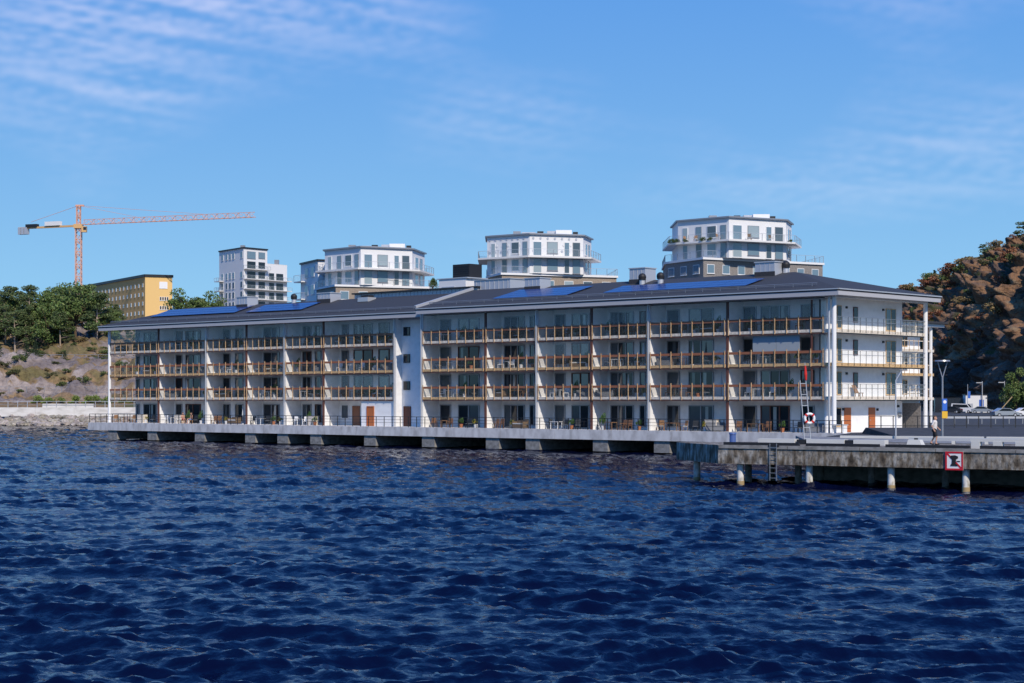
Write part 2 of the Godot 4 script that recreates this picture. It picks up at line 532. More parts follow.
func make_shore_hill():
	hill_noise.seed = 12
	hill_noise.frequency = 0.035
	hill_noise.fractal_octaves = 5
	var tint := FastNoiseLite.new()
	tint.seed = 14
	tint.frequency = 0.05
	tint.fractal_octaves = 4
	var cols := 200
	var rows := 220
	var v := PackedVector3Array()
	var col := PackedColorArray()
	for r in rows:
		var d := 357.6 + 70.0 * pow(r / (rows - 1.0), 1.0) + (180.0 * pow(maxf(0.0, (r - 150.0) / 69.0), 2.0))
		for c in cols:
			var x := -170.0 + 165.0 * c / (cols - 1.0)
			var h := shore_height(x, d)
			v.append(Vector3(x, h, -d))
			var n := tint.get_noise_2d(x * 1.3, d * 2.2) + 0.35 * tint.get_noise_2d(x * 5.0, d * 5.0)
			var rockc := Color(0.18, 0.148, 0.14).lerp(Color(0.36, 0.30, 0.265), clampf(0.5 + 1.4 * tint.get_noise_2d(x * 1.6 + 90, h * 5.0), 0, 1))
			var ochre := Color(0.28, 0.185, 0.095).lerp(Color(0.20, 0.14, 0.065), clampf(0.5 + 2.0 * tint.get_noise_2d(x * 2 + 30, d * 2), 0, 1))
			var green := Color(0.085, 0.105, 0.03)
			var cc := rockc
			if d < 371.0 + 2.0 * n:          # grass strip above the shore path, greener towards the building
				cc = ochre.lerp(green, clampf((x + 83.0) / 9.0 + n * 1.5, 0, 1))
				if d < 361.0:
					cc = Color(0.33, 0.31, 0.28)
			elif n > 0.09:
				cc = ochre if n < 0.34 else green.lerp(ochre, 0.55)
			elif d > 404.0 and n > -0.12:
				cc = ochre.lerp(green, 0.2)
			col.append(cc)
	var o := mesh_of("hill", grid_mesh(v, cols, rows, col), M.shore_rock, self)
	tag(o, "rocky hillside with dry grass above the shore", "", "", "structure")
	# pale retaining wall along the shore, of cast sections
	var wall := thing("shore_wall", "long pale concrete wall along the far shore, above the boulders", "wall")
	for k in 12:
		bx(wall, "wall_section", W(-150.0 + 7.6 * k, 357.3 + 0.02 * (k % 3), 2.72), Vector3(7.57, 1.8, 0.7), M.pale_wall)
	var step := bx(wall, "wall_top", W(-87.0, 358.8, 3.95), Vector3(10.0, 0.75, 0.6), M.pale_wall)
	step.name = "upper_wall"
	# railing on it
	shore_rail("shore_railing", "grey post and rail fence on the pale shore wall", -150.0, -70.0, 358.4, 3.6, 1.15, 1.9)
	shore_rail("path_railing", "thin rail fence along the foot of the rock face", -150.0, -62.0, 375.5, 6.9, 0.8, 3.6)
	shore_rail("shelf_railing", "thin rail fence along the ledge halfway up the hillside", -150.0, -62.0, 399.0, 13.9, 1.0, 2.6)
	# boulders at the waterline
	var mm := MultiMesh.new()
	mm.transform_format = MultiMesh.TRANSFORM_3D
	mm.use_colors = true
	mm.mesh = rock_mesh(3)
	mm.instance_count = 900
	for k in 900:
		var s := rng.randf_range(0.5, 1.35)
		var dd := rng.randf_range(353.6, 356.9)
		var b := Basis.from_euler(Vector3(rng.randf() * TAU, rng.randf() * TAU, rng.randf() * TAU)).scaled(Vector3(s * 1.2, s * 0.75, s))
		mm.set_instance_transform(k, Transform3D(b, W(rng.randf_range(-152.0, -66.0), dd, 0.05 + (dd - 353.6) * 0.5 + rng.randf_range(-0.3, 0.25))))
		var g := rng.randf_range(0.55, 1.1)
		mm.set_instance_color(k, Color(g, g * rng.randf_range(0.93, 1.0), g * rng.randf_range(0.85, 1.0)))
	var mi := MultiMeshInstance3D.new()
	mi.name = "shore_boulders"
	mi.multimesh = mm
	mi.material_override = M.boulder_rock
	add_child(mi)
	tag(mi, "bank of pale boulders at the waterline under the shore wall", "boulders", "", "stuff")

func rock_mesh(seed_: int) -> ArrayMesh:
	var s := SphereMesh.new()
	s.radius = 0.6
	s.height = 1.2
	s.radial_segments = 9
	s.rings = 5
	var n := FastNoiseLite.new()
	n.seed = seed_
	n.frequency = 0.9
	var a := s.get_mesh_arrays()
	var v: PackedVector3Array = a[Mesh.ARRAY_VERTEX]
	var st := SurfaceTool.new()
	st.begin(Mesh.PRIMITIVE_TRIANGLES)
	st.set_smooth_group(-1)
	for i in a[Mesh.ARRAY_INDEX]:
		var p := v[i]
		st.add_vertex(p * (1.0 + 0.55 * n.get_noise_3dv(p * 2.0)))
	st.generate_normals()
	return st.commit()

func shore_rail(called: String, label: String, x0: float, x1: float, d: float, y: float, high: float, gap: float):
	var t := thing(called, label, "railing", W((x0 + x1) / 2, d, y))
	var n := int((x1 - x0) / gap)
	for k in n + 1:
		bx(t, "post", Vector3(x0 + k * gap - (x0 + x1) / 2, high / 2 - 0.15, 0), Vector3(0.1, high + 0.3, 0.1), M.light_metal if high > 1.1 else M.grey_metal)
	bx(t, "top_rail", Vector3(0, high + 0.04, 0), Vector3(x1 - x0, 0.08, 0.1), M.light_metal if high > 1.1 else M.grey_metal)
	bx(t, "middle_rail", Vector3(0, high * 0.5, 0.07), Vector3(x1 - x0, 0.05, 0.05), M.grey_metal)

# ---- the high rock ridge with a steep, shaded side and a vegetated top
var ridge_noise := FastNoiseLite.new()
func ridge_point(d: float, s: float) -> Vector3:
	# s: 0 at the foot of the cliff, 1 at the crest, up to 1.4 behind it
	var top := 49.0 - 0.062 * (d - 400.0)
	var foot := 108.0 + 5.0 * smoothstep(432.0, 382.0, d) + 3.0 * ridge_noise.get_noise_2d(d, 0.0)
	var up := 0.0
	var out := 0.0
	if s < 0.42:
		up = lerpf(0.0, 0.40, s / 0.42)
		out = lerpf(0.0, 3.0, s / 0.42)
	elif s < 1.0:
		var t := (s - 0.42) / 0.58
		up = 0.40 + 0.6 * (1.0 - pow(1.0 - t, 1.35))
		out = 3.0 + 24.0 * t
	else:
		up = 1.0 - 0.5 * (s - 1.0)
		out = 27.0 + 70.0 * (s - 1.0)
	var p := Vector3(foot + out, 2.3 + up * top, -d)
	var n1 := ridge_noise.get_noise_3d(p.x, p.y * 1.2, p.z)
	var n2 := ridge_noise.get_noise_3d(p.x * 3.0 + 70, p.y * 4.0, p.z * 3.0)
	var n3 := ridge_noise.get_noise_3d(p.x * 7.0 + 20, p.y * 8.0, p.z * 7.0)
	var n4 := ridge_noise.get_noise_3d(p.x * 16.0, p.y * 18.0, p.z * 16.0 + 9.0)
	var soft := smoothstep(0.0, 0.06, s)
	p.x -= soft * (5.0 * n1 + 4.2 * (absf(n2) * 2.0 - 0.5) + 1.5 * n3 + 0.7 * n4)
	p.y += soft * (4.0 * n1 + 2.4 * (absf(n2) * 2.0 - 0.5) + 1.3 * n3 + 0.6 * n4) * smoothstep(0.2, 0.7, s)
	return p

func make_cliff_hill():
	ridge_noise.seed = 23
	ridge_noise.frequency = 0.03
	ridge_noise.fractal_octaves = 4
	var tint := FastNoiseLite.new()
	tint.seed = 24
	tint.frequency = 0.06
	tint.fractal_octaves = 4
	var cols := 380
	var rows := 190
	var v := PackedVector3Array()
	var col := PackedColorArray()
	for r in rows:
		var s := 1.5 * r / (rows - 1.0)
		for c in cols:
			var d := 700.0 - 325.0 * c / (cols - 1.0)
			var p := ridge_point(d, s)
			v.append(p)
			var n := tint.get_noise_3dv(p) + 0.4 * tint.get_noise_3dv(p * 4.0)
			var cc := Color(0.055, 0.043, 0.036).lerp(Color(0.21, 0.135, 0.095), clampf(0.5 + tint.get_noise_3dv(p * 0.7 + Vector3(90, 0, 0)) * 1.3, 0, 1))
			if s > 0.30:
				if n > 0.05: cc = Color(0.24, 0.13, 0.065)
				elif n < -0.22: cc = Color(0.06, 0.065, 0.022)
				if n > 0.42: cc = Color(0.27, 0.19, 0.11)
			col.append(cc)
	var o := mesh_of("cliff_hill", grid_mesh(v, cols, rows, col), M.cliff_rock, self)
	tag(o, "high rock ridge with a steep dark side and dry growth on top", "", "", "structure")

# ==================================================================== promenade deck
func make_deck():
	var deck := thing("promenade_deck", "long pale concrete promenade deck on piers under the apartment building", "deck", L(0, 0), TURN)
	# edge cast in sections
	var x := -110.3
	while x < 3.3:
		var w := minf(7.25, 3.4 - x)
		bb(deck, "deck_section", Vector3(x + 0.012, -0.95, -14.6), Vector3(x + w - 0.012, 0.0 - 0.004 * (int(x) % 2), 1.2), M.concrete)
		x += w
	for t in [105.9, 97.6, 88.1, 78.6, 72.8, 67.1, 58.2, 49.2, 39.9, 34.4, 25.6, 18.1, 9.6, 2.0]:
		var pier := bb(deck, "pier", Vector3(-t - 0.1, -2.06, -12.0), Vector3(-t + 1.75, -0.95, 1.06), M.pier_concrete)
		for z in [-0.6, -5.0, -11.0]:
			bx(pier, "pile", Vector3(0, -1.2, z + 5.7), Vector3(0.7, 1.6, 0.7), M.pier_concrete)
	bb(deck, "light_block_wall", Vector3(-110, -3.4, -14.4), Vector3(3.2, -0.95, -13.8), M.pier_concrete)  # added wall under the deck, blocks light from behind
	# railing at the deck edge
	var rail := thing("deck_railing", "thin dark metal railing along the edge of the promenade deck", "railing", L(0, 1.08), TURN)
	x = -110.1
	while x < 3.2:
		bx(rail, "post", Vector3(x, 0.42, 0), Vector3(0.06, 1.35, 0.06), M.dark_metal)
		x += 1.25
	for y in [1.1, 0.78, 0.46]:
		bx(rail, "rail", Vector3(-53.4, y, 0), Vector3(113.4, 0.055 if y > 1 else 0.03, 0.05 if y > 1 else 0.03), M.dark_metal)
	bx(rail, "side_rail", Vector3(-110.1, 1.1, -7.0), Vector3(0.05, 0.05, 14.0), M.grey_metal)
	for k in 9:
		bx(rail, "post", Vector3(-110.1, 0.5, -1.45 * (k + 1)), Vector3(0.05, 1.2, 0.05), M.grey_metal)

# ==================================================================== the long building
const BAYS := [[0.0, 10.55], [10.55, 19.64], [19.64, 26.85], [26.85, 33.94], [33.94, 41.13], [41.13, 50.39], [56.13, 67.96], [67.96, 74.61], [74.61, 81.73], [81.73, 89.28], [89.28, 99.06], [99.06, 109.7]]
const FLOORS := [0.0, 3.2, 6.15, 9.1]          # floor levels above the deck
const SET := -1.5                               # the outer wing stands back this far
const BACK := -2.4                              # the front wall lies this far behind the balcony edge

func set_of(t: float) -> float:
	return SET if t > 56.0 else 0.0

func window(parent: Node, t0: float, t1: float, y0: float, y1: float, panes: int, kind: Material, frame: Material):
	# on the front wall, between t0 and t1 metres along it
	var w := absf(t1 - t0)
	var f := Join.new()
	var cx := -(t0 + t1) / 2
	var h := y1 - y0
	f.box(Vector3(0, h / 2 - 0.04, 0), Vector3(w, 0.08, 0.14))
	f.box(Vector3(0, -h / 2 + 0.04, 0), Vector3(w, 0.08, 0.14))
	for k in panes + 1:
		f.box(Vector3(-w / 2 + 0.05 + (w - 0.1) * k / panes, 0, 0), Vector3(0.1 if k % panes == 0 else 0.12, h - 0.16, 0.136))
	var o := joined(f, "window", frame, parent)
	o.position = Vector3(cx, (y0 + y1) / 2, BACK + 0.05 + set_of(t0))
	for k in panes:
		var pw := (w - 0.1) / panes - 0.1
		var m: Material = kind
		if kind == M.dark_pane and rng.randf() < 0.36: m = M.curtain_sheen_pane  # paler panes stand for curtains and for bluish reflections put into the colour
		bx(o, "pane", Vector3(-w / 2 + 0.05 + (w - 0.1) * (k + 0.5) / panes, 0, -0.02), Vector3(pw, h - 0.16, 0.03), m)
		if rng.randf() < 0.3:   # a drawn curtain edge behind the pane edge reads as a pale strip
			bx(o, "curtain", Vector3(-w / 2 + 0.05 + (w - 0.1) * (k + rng.randf_range(0.3, 0.7)) / panes, -0.02, 0.0), Vector3(minf(0.35, pw * 0.4), h - 0.22, 0.015), M.pale_pane if k % 2 else M.curtain_sheen_pane)

func make_building():
	bld = thing("apartment_building", "long white four storey apartment building with wooden balconies on the waterfront deck", "apartment building", L(0, 0), TURN)
	var b := bld
	# walls
	bb(b, "front_wall", Vector3(-56.2, 0, BACK - 0.4), Vector3(-0.5, 12.2, BACK), M.white_wall)
	bb(b, "front_wall", Vector3(-107.2, 0, BACK + SET - 0.4), Vector3(-56.13, 12.2, BACK + SET), M.white_wall)
	bb(b, "gable_wall", Vector3(-0.9, 0, -13.7), Vector3(-0.5, 12.2, BACK - 0.4), M.white_wall)
	bb(b, "end_wall", Vector3(-107.2, 0, -13.7), Vector3(-106.8, 12.2, BACK + SET - 0.4), M.white_wall)
	bb(b, "rear_wall", Vector3(-106.8, 0, -13.7), Vector3(-0.9, 12.2, -13.3), M.white_wall)
	bb(b, "gable_return", Vector3(-0.72, 0, BACK), Vector3(-0.5, 11.8, -1.0), M.white_wall)
	# front beam under the eaves, gable beam
	bb(b, "eaves_beam", Vector3(-50.35, 11.95, 0.84), Vector3(1.86, 12.34, 0.975), M.fascia_grey)
	bb(b, "head_beam", Vector3(-50.4, 11.85, -0.5), Vector3(0.7, 12.30, -0.1), M.soffit)
	bb(b, "gable_eaves_beam", Vector3(1.86, 11.98, -16.4), Vector3(1.985, 12.34, 0.975), M.fascia_grey)
	bb(b, "eaves_beam", Vector3(-110.5, 11.74, SET + 0.84), Vector3(-50.5, 12.12, SET + 0.975), M.fascia_grey)
	bb(b, "head_beam", Vector3(-110.0, 11.85, SET - 0.5), Vector3(-56.0, 12.1, SET - 0.1), M.soffit)
	bb(b, "eaves_beam", Vector3(-56.0, 11.6, BACK), Vector3(-50.6, 12.1, BACK + 0.5), M.fascia_grey)
	bb(b, "gable_beam", Vector3(0.74, 11.85, -15.7), Vector3(1.06, 12.28, 0.1), M.soffit)
	# partitions between the bays, with the post or downpipe at their outer edge
	var brown := [10.55, 26.85, 67.96, 81.73, 99.06, 41.13]
	for k in BAYS.size():
		for e in [BAYS[k][0], BAYS[k][1]]:
			if e == BAYS[k][1] and k < BAYS.size() - 1 and BAYS[k + 1][0] == e:
				continue
			if e == 0.0 or e == 109.7: continue
			var z := set_of(e)
			bb(b, "partition_wall", Vector3(-e - 0.11, 0.0, BACK + z), Vector3(-e + 0.11, 11.85, z - 0.16), M.white_wall)
			if brown.has(e):
				bb(b, "post", Vector3(-e - 0.11, 0.0, z - 0.16), Vector3(-e + 0.11, 11.85, z), M.red_brown_steel)
			else:
				bb(b, "post", Vector3(-e - 0.12, 0.0, z - 0.16), Vector3(-e + 0.12, 11.85, z - 0.01), M.soffit)
				var pipe := Join.new()
				pipe.tube(Vector3(-e, 0.0, z + 0.14), Vector3(-e, 12.2, z + 0.14), 0.07, -1, 10)
				pipe.tube(Vector3(-e, 12.18, z + 0.14), Vector3(-e, 12.28, z + 0.9), 0.07, -1, 10)
				joined(pipe, "downpipe", M.light_metal, b)
	for p in [Vector3(0.9, 0, -0.05), Vector3(-109.5, 0, SET - 0.05)]:
		var c := Join.new()
		c.tube(p, p + Vector3(0, 11.9, 0), 0.2, -1, 16)
		joined(c, "column", M.white_paint, b)
	var cc := Join.new()
	cc.tube(Vector3(0.9, 0, -15.5), Vector3(0.9, 11.9, -15.5), 0.2, -1, 16)
	joined(cc, "column", M.white_paint, b)
	var dp := Join.new()
	dp.tube(Vector3(0.55, 0, 0.2), Vector3(0.55, 12.3, 0.2), 0.09, -1, 10)
	joined(dp, "downpipe", M.light_metal, b)
	# windows of the front
	var wins := [[10.42, 8.92, 1], [8.47, 5.3, 3], [4.11, 2.68, 1], [19.3, 17.8, 1], [16.73, 13.8, 2], [26.3, 23.41, 3], [22.67, 21.92, 1], [33.6, 32.24, 1], [31.39, 29.07, 2], [40.6, 37.76, 3], [37.07, 36.4, 1], [50.0, 48.4, 1], [47.3, 44.2, 2], [67.4, 66.24, 1], [65.4, 62.24, 2], [61.26, 59.5, 1], [74.2, 72.7, 2], [72.03, 70.96, 1], [83.2, 82.44, 1], [81.3, 78.37, 2], [89.0, 87.68, 1], [86.7, 85.2, 1], [98.5, 97.24, 1], [96.53, 93.49, 2], [106.9, 106.2, 1], [105.33, 102.56, 2]]
	for f in 4:
		for wdw in wins:
			if f == 0 and wdw[0] < 67.6 and wdw[0] > 57.0: continue
			var y0: float = FLOORS[f] + (0.08 if wdw[2] > 1 or f % 2 else 0.3)
			var fr: Material = M.grey_metal if rng.randf() < 0.8 else M.red_brown_steel
			window(b, wdw[0], wdw[1], y0, FLOORS[f] + 2.38, wdw[2], M.dark_pane, fr)
	# ground floor of the bay beside the stairwell: a room flush with the front
	bb(b, "store_wall", Vector3(-61.67, 0, BACK + SET), Vector3(-56.24, 2.88, SET - 0.12), M.white_wall)
	window(b, 67.5, 66.2, 0.75, 2.35, 1, M.curtain_sheen_pane, M.white_paint)
	door(b, Vector3(-65.0, 0, BACK + SET), 1.05, M.red_wood)
	door(b, Vector3(-60.15, 0, SET - 0.12), 1.0, M.orange_door)
	# stairwell
	for y in [3.2, 6.15, 9.1]:
		var sw := bx(b, "stair_window", Vector3(-55.18, y + 1.25, BACK + 0.03), Vector3(1.0, 0.95, 0.1), M.dark_metal)
		bx(sw, "pane", Vector3(0, 0, 0.03), Vector3(0.86, 0.8, 0.06), M.dark_pane)
	door(b, Vector3(-55.1, 0, BACK), 0.95, M.dark_red_door)
	# balconies
	for f in [1, 2, 3]:
		for k in BAYS.size():
			balcony(b, k, f)
	# gable balconies
	for f in [1, 2, 3]:
		gable_balcony(b, f)
	gable_details(b)
	# roofs
	roof(b, "roof", -110.6, -50.4, 0.0, SET, true, false)
	roof(b, "roof", -50.4, 2.0, 0.22, 0.0, false, true)
	var vb := Join.new()
	var e0 := Vector3(-50.45, 12.72, 0.97)
	var e1 := Vector3(-50.45, 15.05, -7.8)
	for s in 1:
		vb.bar(e0, e1, 0.28)
	joined(vb, "verge_board", M.light_metal, b)
	# gutters
	var g := Join.new()
	g.bb(Vector3(-50.3, 12.46, 0.985), Vector3(2.0, 12.56, 1.06))
	joined(g, "gutter", M.light_metal, b)
	g = Join.new()
	g.bb(Vector3(-110.6, 12.24, 0.985 + SET), Vector3(-50.5, 12.34, 1.06 + SET))
	joined(g, "gutter", M.light_metal, b)
	g = Join.new()
	g.bb(Vector3(2.005, 12.46, -16.5), Vector3(2.08, 12.56, 0.97))
	joined(g, "gutter", M.light_metal, b)
	# snow rail on the roof edge
	for a in [[-49.5, -1.0, 0.22, 0.0], [-109.5, -51.0, 0.0, SET]]:
		var sr := Join.new()
		sr.tube(Vector3(a[0], 12.98 + a[2], a[3] - 0.25), Vector3(a[1], 12.98 + a[2], a[3] - 0.25), 0.035, -1, 6)
		sr.tube(Vector3(a[0], 12.86 + a[2], a[3] - 0.25), Vector3(a[1], 12.86 + a[2], a[3] - 0.25), 0.03, -1, 6)
		var x: float = a[0]
		while x < a[1]:
			sr.bar(Vector3(x, 12.62 + a[2], a[3] - 0.25), Vector3(x, 13.0 + a[2], a[3] - 0.25), 0.04)
			x += 2.0
		joined(sr, "snow_rail", M.grey_metal, b)
	# solar panels
	solar(b, 41.5, 31.2, 1.45, 6.0, 0.22)
	solar(b, 26.6, 9.0, 1.5, 5.6, 0.22)
	solar(b, 103.6, 86.4, 3.6, 7.2, 0.0)
	solar(b, 84.2, 73.6, 3.4, 7.6, 0.0)
	# clerestory behind the ridge
	var cl := bb(b, "roof_storey", Vector3(-70.5, 13.6, -13.0), Vector3(-50.5, 15.2, -8.6), M.duct_metal)
	bb(cl, "roof_edge", Vector3(-10.2, 0.81, -2.5), Vector3(10.2, 0.97, 2.5), M.dark_metal)
	for k in 33:
		bx(cl, "seam", Vector3(-9.6 + 0.6 * k, 0, 2.22), Vector3(0.05, 1.66, 0.05), M.duct_metal)

func door(b: Node, at: Vector3, w: float, m: Material):
	var f := Join.new()
	f.box(Vector3(-w / 2 - 0.04, 1.06, 0.03), Vector3(0.08, 2.12, 0.12))
	f.box(Vector3(w / 2 + 0.04, 1.06, 0.03), Vector3(0.08, 2.12, 0.12))
	f.box(Vector3(0, 2.16, 0.03), Vector3(w + 0.16, 0.08, 0.12))
	var o := mesh_of("door", box_mesh(Vector3(w, 2.1, 0.06)), m, b)
	o.position = at + Vector3(0, 1.06, 0.03)
	var fr := joined(f, "frame", m, o)
	fr.position = Vector3(0, -1.06, -0.02)
	bx(o, "handle", Vector3(w / 2 - 0.12, -0.02, 0.06), Vector3(0.12, 0.03, 0.05), M.light_metal)

func balcony(b: Node, k: int, f: int):
	var x0: float = -BAYS[k][1] + 0.15
	var x1: float = -BAYS[k][0] - 0.15
	if k == 0: x1 = -0.1
	if k == 11: x0 = -109.5
	var y: float = FLOORS[f]
	var w := x1 - x0
	var o := bb(b, "balcony", Vector3(x0, y - 0.28, BACK), Vector3(x1, y - 0.04, -0.02), M.slab_concrete)
	var off := -o.position
	if k > 5: o.position.z += SET
	bb(o, "edge_beam", off + Vector3(x0, y - 0.40, -0.02), Vector3(x1, y - 0.28, 0.02) + off, M.red_brown_steel)
	var board: Material = [M.pale_board, M.pale_board, M.pine_board, M.pale_board][f]
	if f == 1 and k == 5: board = M.pine_board
	bb(o, "edge_board", off + Vector3(x0, y - 0.27, -0.018), off + Vector3(x1, y - 0.01, 0.05), board)
	var n := int(round(w / 1.22))
	for i in n + 1:
		var px := x0 + 0.06 + (w - 0.12) * i / n
		bb(o, "post", off + Vector3(px - 0.034, y - 0.34, 0.052), off + Vector3(px + 0.034, y + 1.26, 0.12), M.post_wood)
		if i < n:
			var q := x0 + 0.06 + (w - 0.12) * (i + 1) / n
			bb(o, "railing_pane", off + Vector3(px + 0.06, y + 0.05, 0.03), off + Vector3(q - 0.06, y + 0.86, 0.042), M.shade_tint_glass)
	bb(o, "handrail", off + Vector3(x0, y + 0.86, -0.03), off + Vector3(x1, y + 1.09, 0.045), M.red_wood)
	# glazed balconies: frameless panes from the handrail up
	var glazed := f == 3 or (k * 7 + f * 3) % 9 == 0
	if glazed:
		var m := int(round(w / 1.6))
		for i in m:
			var a := x0 + w * i / m + 0.015
			var c := x0 + w * (i + 1) / m - 0.015
			bb(o, "glazing_pane", off + Vector3(a, y + 1.12, -0.10), off + Vector3(c, y + (2.72 if f == 3 else 2.52), -0.088), M.blue_glass)
		bb(o, "glazing_track", off + Vector3(x0, y + (2.72 if f == 3 else 2.5), -0.16), off + Vector3(x1, y + (2.78 if f == 3 else 2.55), -0.05), M.dark_metal)
	if k == 0 and f == 2:   # drawn white blinds in the glazing
		for i in 2:
			bb(o, "blind", off + Vector3(-7.9 + 2.55 * i, y + 0.95, -0.34), off + Vector3(-5.4 + 2.55 * i, y + 2.5, -0.30), M.white_curtain)
	if k == 0:
		bb(o, "side_pane", off + Vector3(-0.52, y + 0.05, -0.98), off + Vector3(-0.50, y + 2.5, -0.1), M.blue_glass)
		bb(o, "corner_post", off + Vector3(-0.62, y - 0.02, -0.1), off + Vector3(-0.5, y + 2.6, -0.02), M.dark_metal)
		bb(o, "corner_post", off + Vector3(-1.5, y - 0.02, -0.1), off + Vector3(-1.36, y + 2.6, -0.02), M.red_brown_steel)
	if k == 5:
		bb(o, "side_pane", off + Vector3(x0 + 0.3, y + 0.05, -2.3), off + Vector3(x0 + 0.32, y + 2.5, -0.3), M.blue_glass)
	if k == 11:
		bb(o, "side_pane", off + Vector3(x0 + 2.3, y + 0.05, -2.3), off + Vector3(x0 + 2.32, y + 2.5, -0.3), M.blue_glass)

func gable_balcony(b: Node, f: int):
	var y: float = FLOORS[f]
	var o := bb(b, "gable_balcony", Vector3(-0.5, y - 0.30, -15.7), Vector3(0.86, y - 0.04, -0.0), M.slab_concrete)
	var off := -o.position
	var board: Material = [null, M.pale_board, M.pine_board, M.pale_board][f]
	bb(o, "edge_board", off + Vector3(0.86, y - 0.30, -15.75), off + Vector3(0.92, y - 0.0, 0.02), board)
	bb(o, "edge_board", off + Vector3(-0.1, y - 0.30, 0.0), off + Vector3(0.92, y - 0.0, 0.05), board)
	bb(o, "edge_beam", off + Vector3(0.8, y - 0.40, -15.7), off + Vector3(0.88, y - 0.30, 0.0), M.dark_metal)
	var z := -0.25
	while z > -15.7:
		bb(o, "post", off + Vector3(0.94, y - 0.25, z - 0.018), off + Vector3(0.97, y + 1.12, z + 0.018), M.dark_metal)
		z -= 0.98
	for h in [1.1, 0.72]:
		bb(o, "rail", off + Vector3(0.93, y + h - 0.02, -15.7), off + Vector3(0.99, y + h + 0.02, 0.0), M.grey_metal)
	bb(o, "railing_pane", off + Vector3(0.915, y + 0.04, -15.6), off + Vector3(0.925, y + 1.05, -0.1), M.clear_glass)
	for x in [0.0, 0.45]:
		bb(o, "post", off + Vector3(x - 0.03, y - 0.2, 0.06), off + Vector3(x + 0.03, y + 1.12, 0.1), M.grey_metal)
	bb(o, "rail", off + Vector3(-0.1, y + 1.08, 0.06), off + Vector3(0.9, y + 1.12, 0.1), M.grey_metal)
	# rear gallery behind the gable wall, with a slatted wooden rail
	bb(o, "rear_gallery", off + Vector3(-12.0, y - 0.28, -15.68), off + Vector3(-0.5, y - 0.04, -13.7), M.slab_concrete)
	for k in 7:
		bb(o, "slat", off + Vector3(-4.0 + 0.62 * k, y - 0.1, -15.7), off + Vector3(-3.9 + 0.62 * k, y + 1.1, -15.62), M.pale_board)
	for h in [0.25, 0.65, 1.05]:
		bb(o, "rail", off + Vector3(-4.0, y + h, -15.74), off + Vector3(0.8, y + h + 0.08, -15.70), M.pale_board)

func gable_details(b: Node):
	for f in [1, 2, 3]:
		var y: float = FLOORS[f]
		gable_window(b, 2.6, 3.35, y + 0.1, y + 2.2, M.pine_board)
		gable_window(b, 5.28, 6.03, y + 0.75, y + 2.15, M.red_brown_steel)
		gable_window(b, 10.78, 12.52, y + 0.1, y + 2.2, M.pine_board)
		for d in [4.15, 10.3]:
			bb(b, "wall_lamp", Vector3(-0.5, y + 1.95, -d - 0.1), Vector3(-0.36, y + 2.15, -d + 0.1), M.dark_metal)
	gable_window(b, 2.4, 3.3, 0.5, 2.2, M.pine_board)
	for d in [4.35, 8.4]:
		var o := bb(b, "door", Vector3(-0.5, 0.02, -d - 0.45), Vector3(-0.44, 2.1, -d + 0.45), M.orange_door)
		bb(o, "frame", Vector3(-0.035, 1.04, -0.55), Vector3(0.02, 1.14, 0.55), M.orange_door)
		bb(o, "frame", Vector3(-0.035, -1.04, 0.45), Vector3(0.02, 1.04, 0.55), M.orange_door)
		bb(o, "frame", Vector3(-0.035, -1.04, -0.55), Vector3(0.02, 1.04, -0.45), M.orange_door)
		bb(o, "handle", Vector3(0.03, -0.02, 0.28), Vector3(0.08, 0.02, 0.4), M.light_metal)
	for a in [[3.6, 1.95], [9.3, 1.9], [12.9, 2.2]]:
		bb(b, "wall_lamp", Vector3(-0.5, a[1], -a[0] - 0.1), Vector3(-0.36, a[1] + 0.22, -a[0] + 0.1), M.dark_metal)
	bb(b, "meter_cabinet", Vector3(-0.5, 1.3, -13.4), Vector3(-0.38, 1.75, -12.9), M.grey_metal)
	# storage screen on the ground under the rear gallery
	bb(b, "storage_screen", Vector3(-3.0, 0.0, -15.6), Vector3(0.4, 2.6, -15.4), M.grey_brick)

func gable_window(b: Node, d0: float, d1: float, y0: float, y1: float, frame: Material):
	var o := bb(b, "window", Vector3(-0.5, y0, -d1), Vector3(-0.44, y1, -d0), frame)
	var h := y1 - y0
	var w := d1 - d0
	var n := 2 if w > 1.2 else 1
	for k in n:
		bx(o, "pane", Vector3(0.03, 0.02, -w / 2 + w * (k + 0.5) / n), Vector3(0.024, h - 0.2, w / n - 0.16), M.dark_pane if k == 0 else M.curtain_sheen_pane)

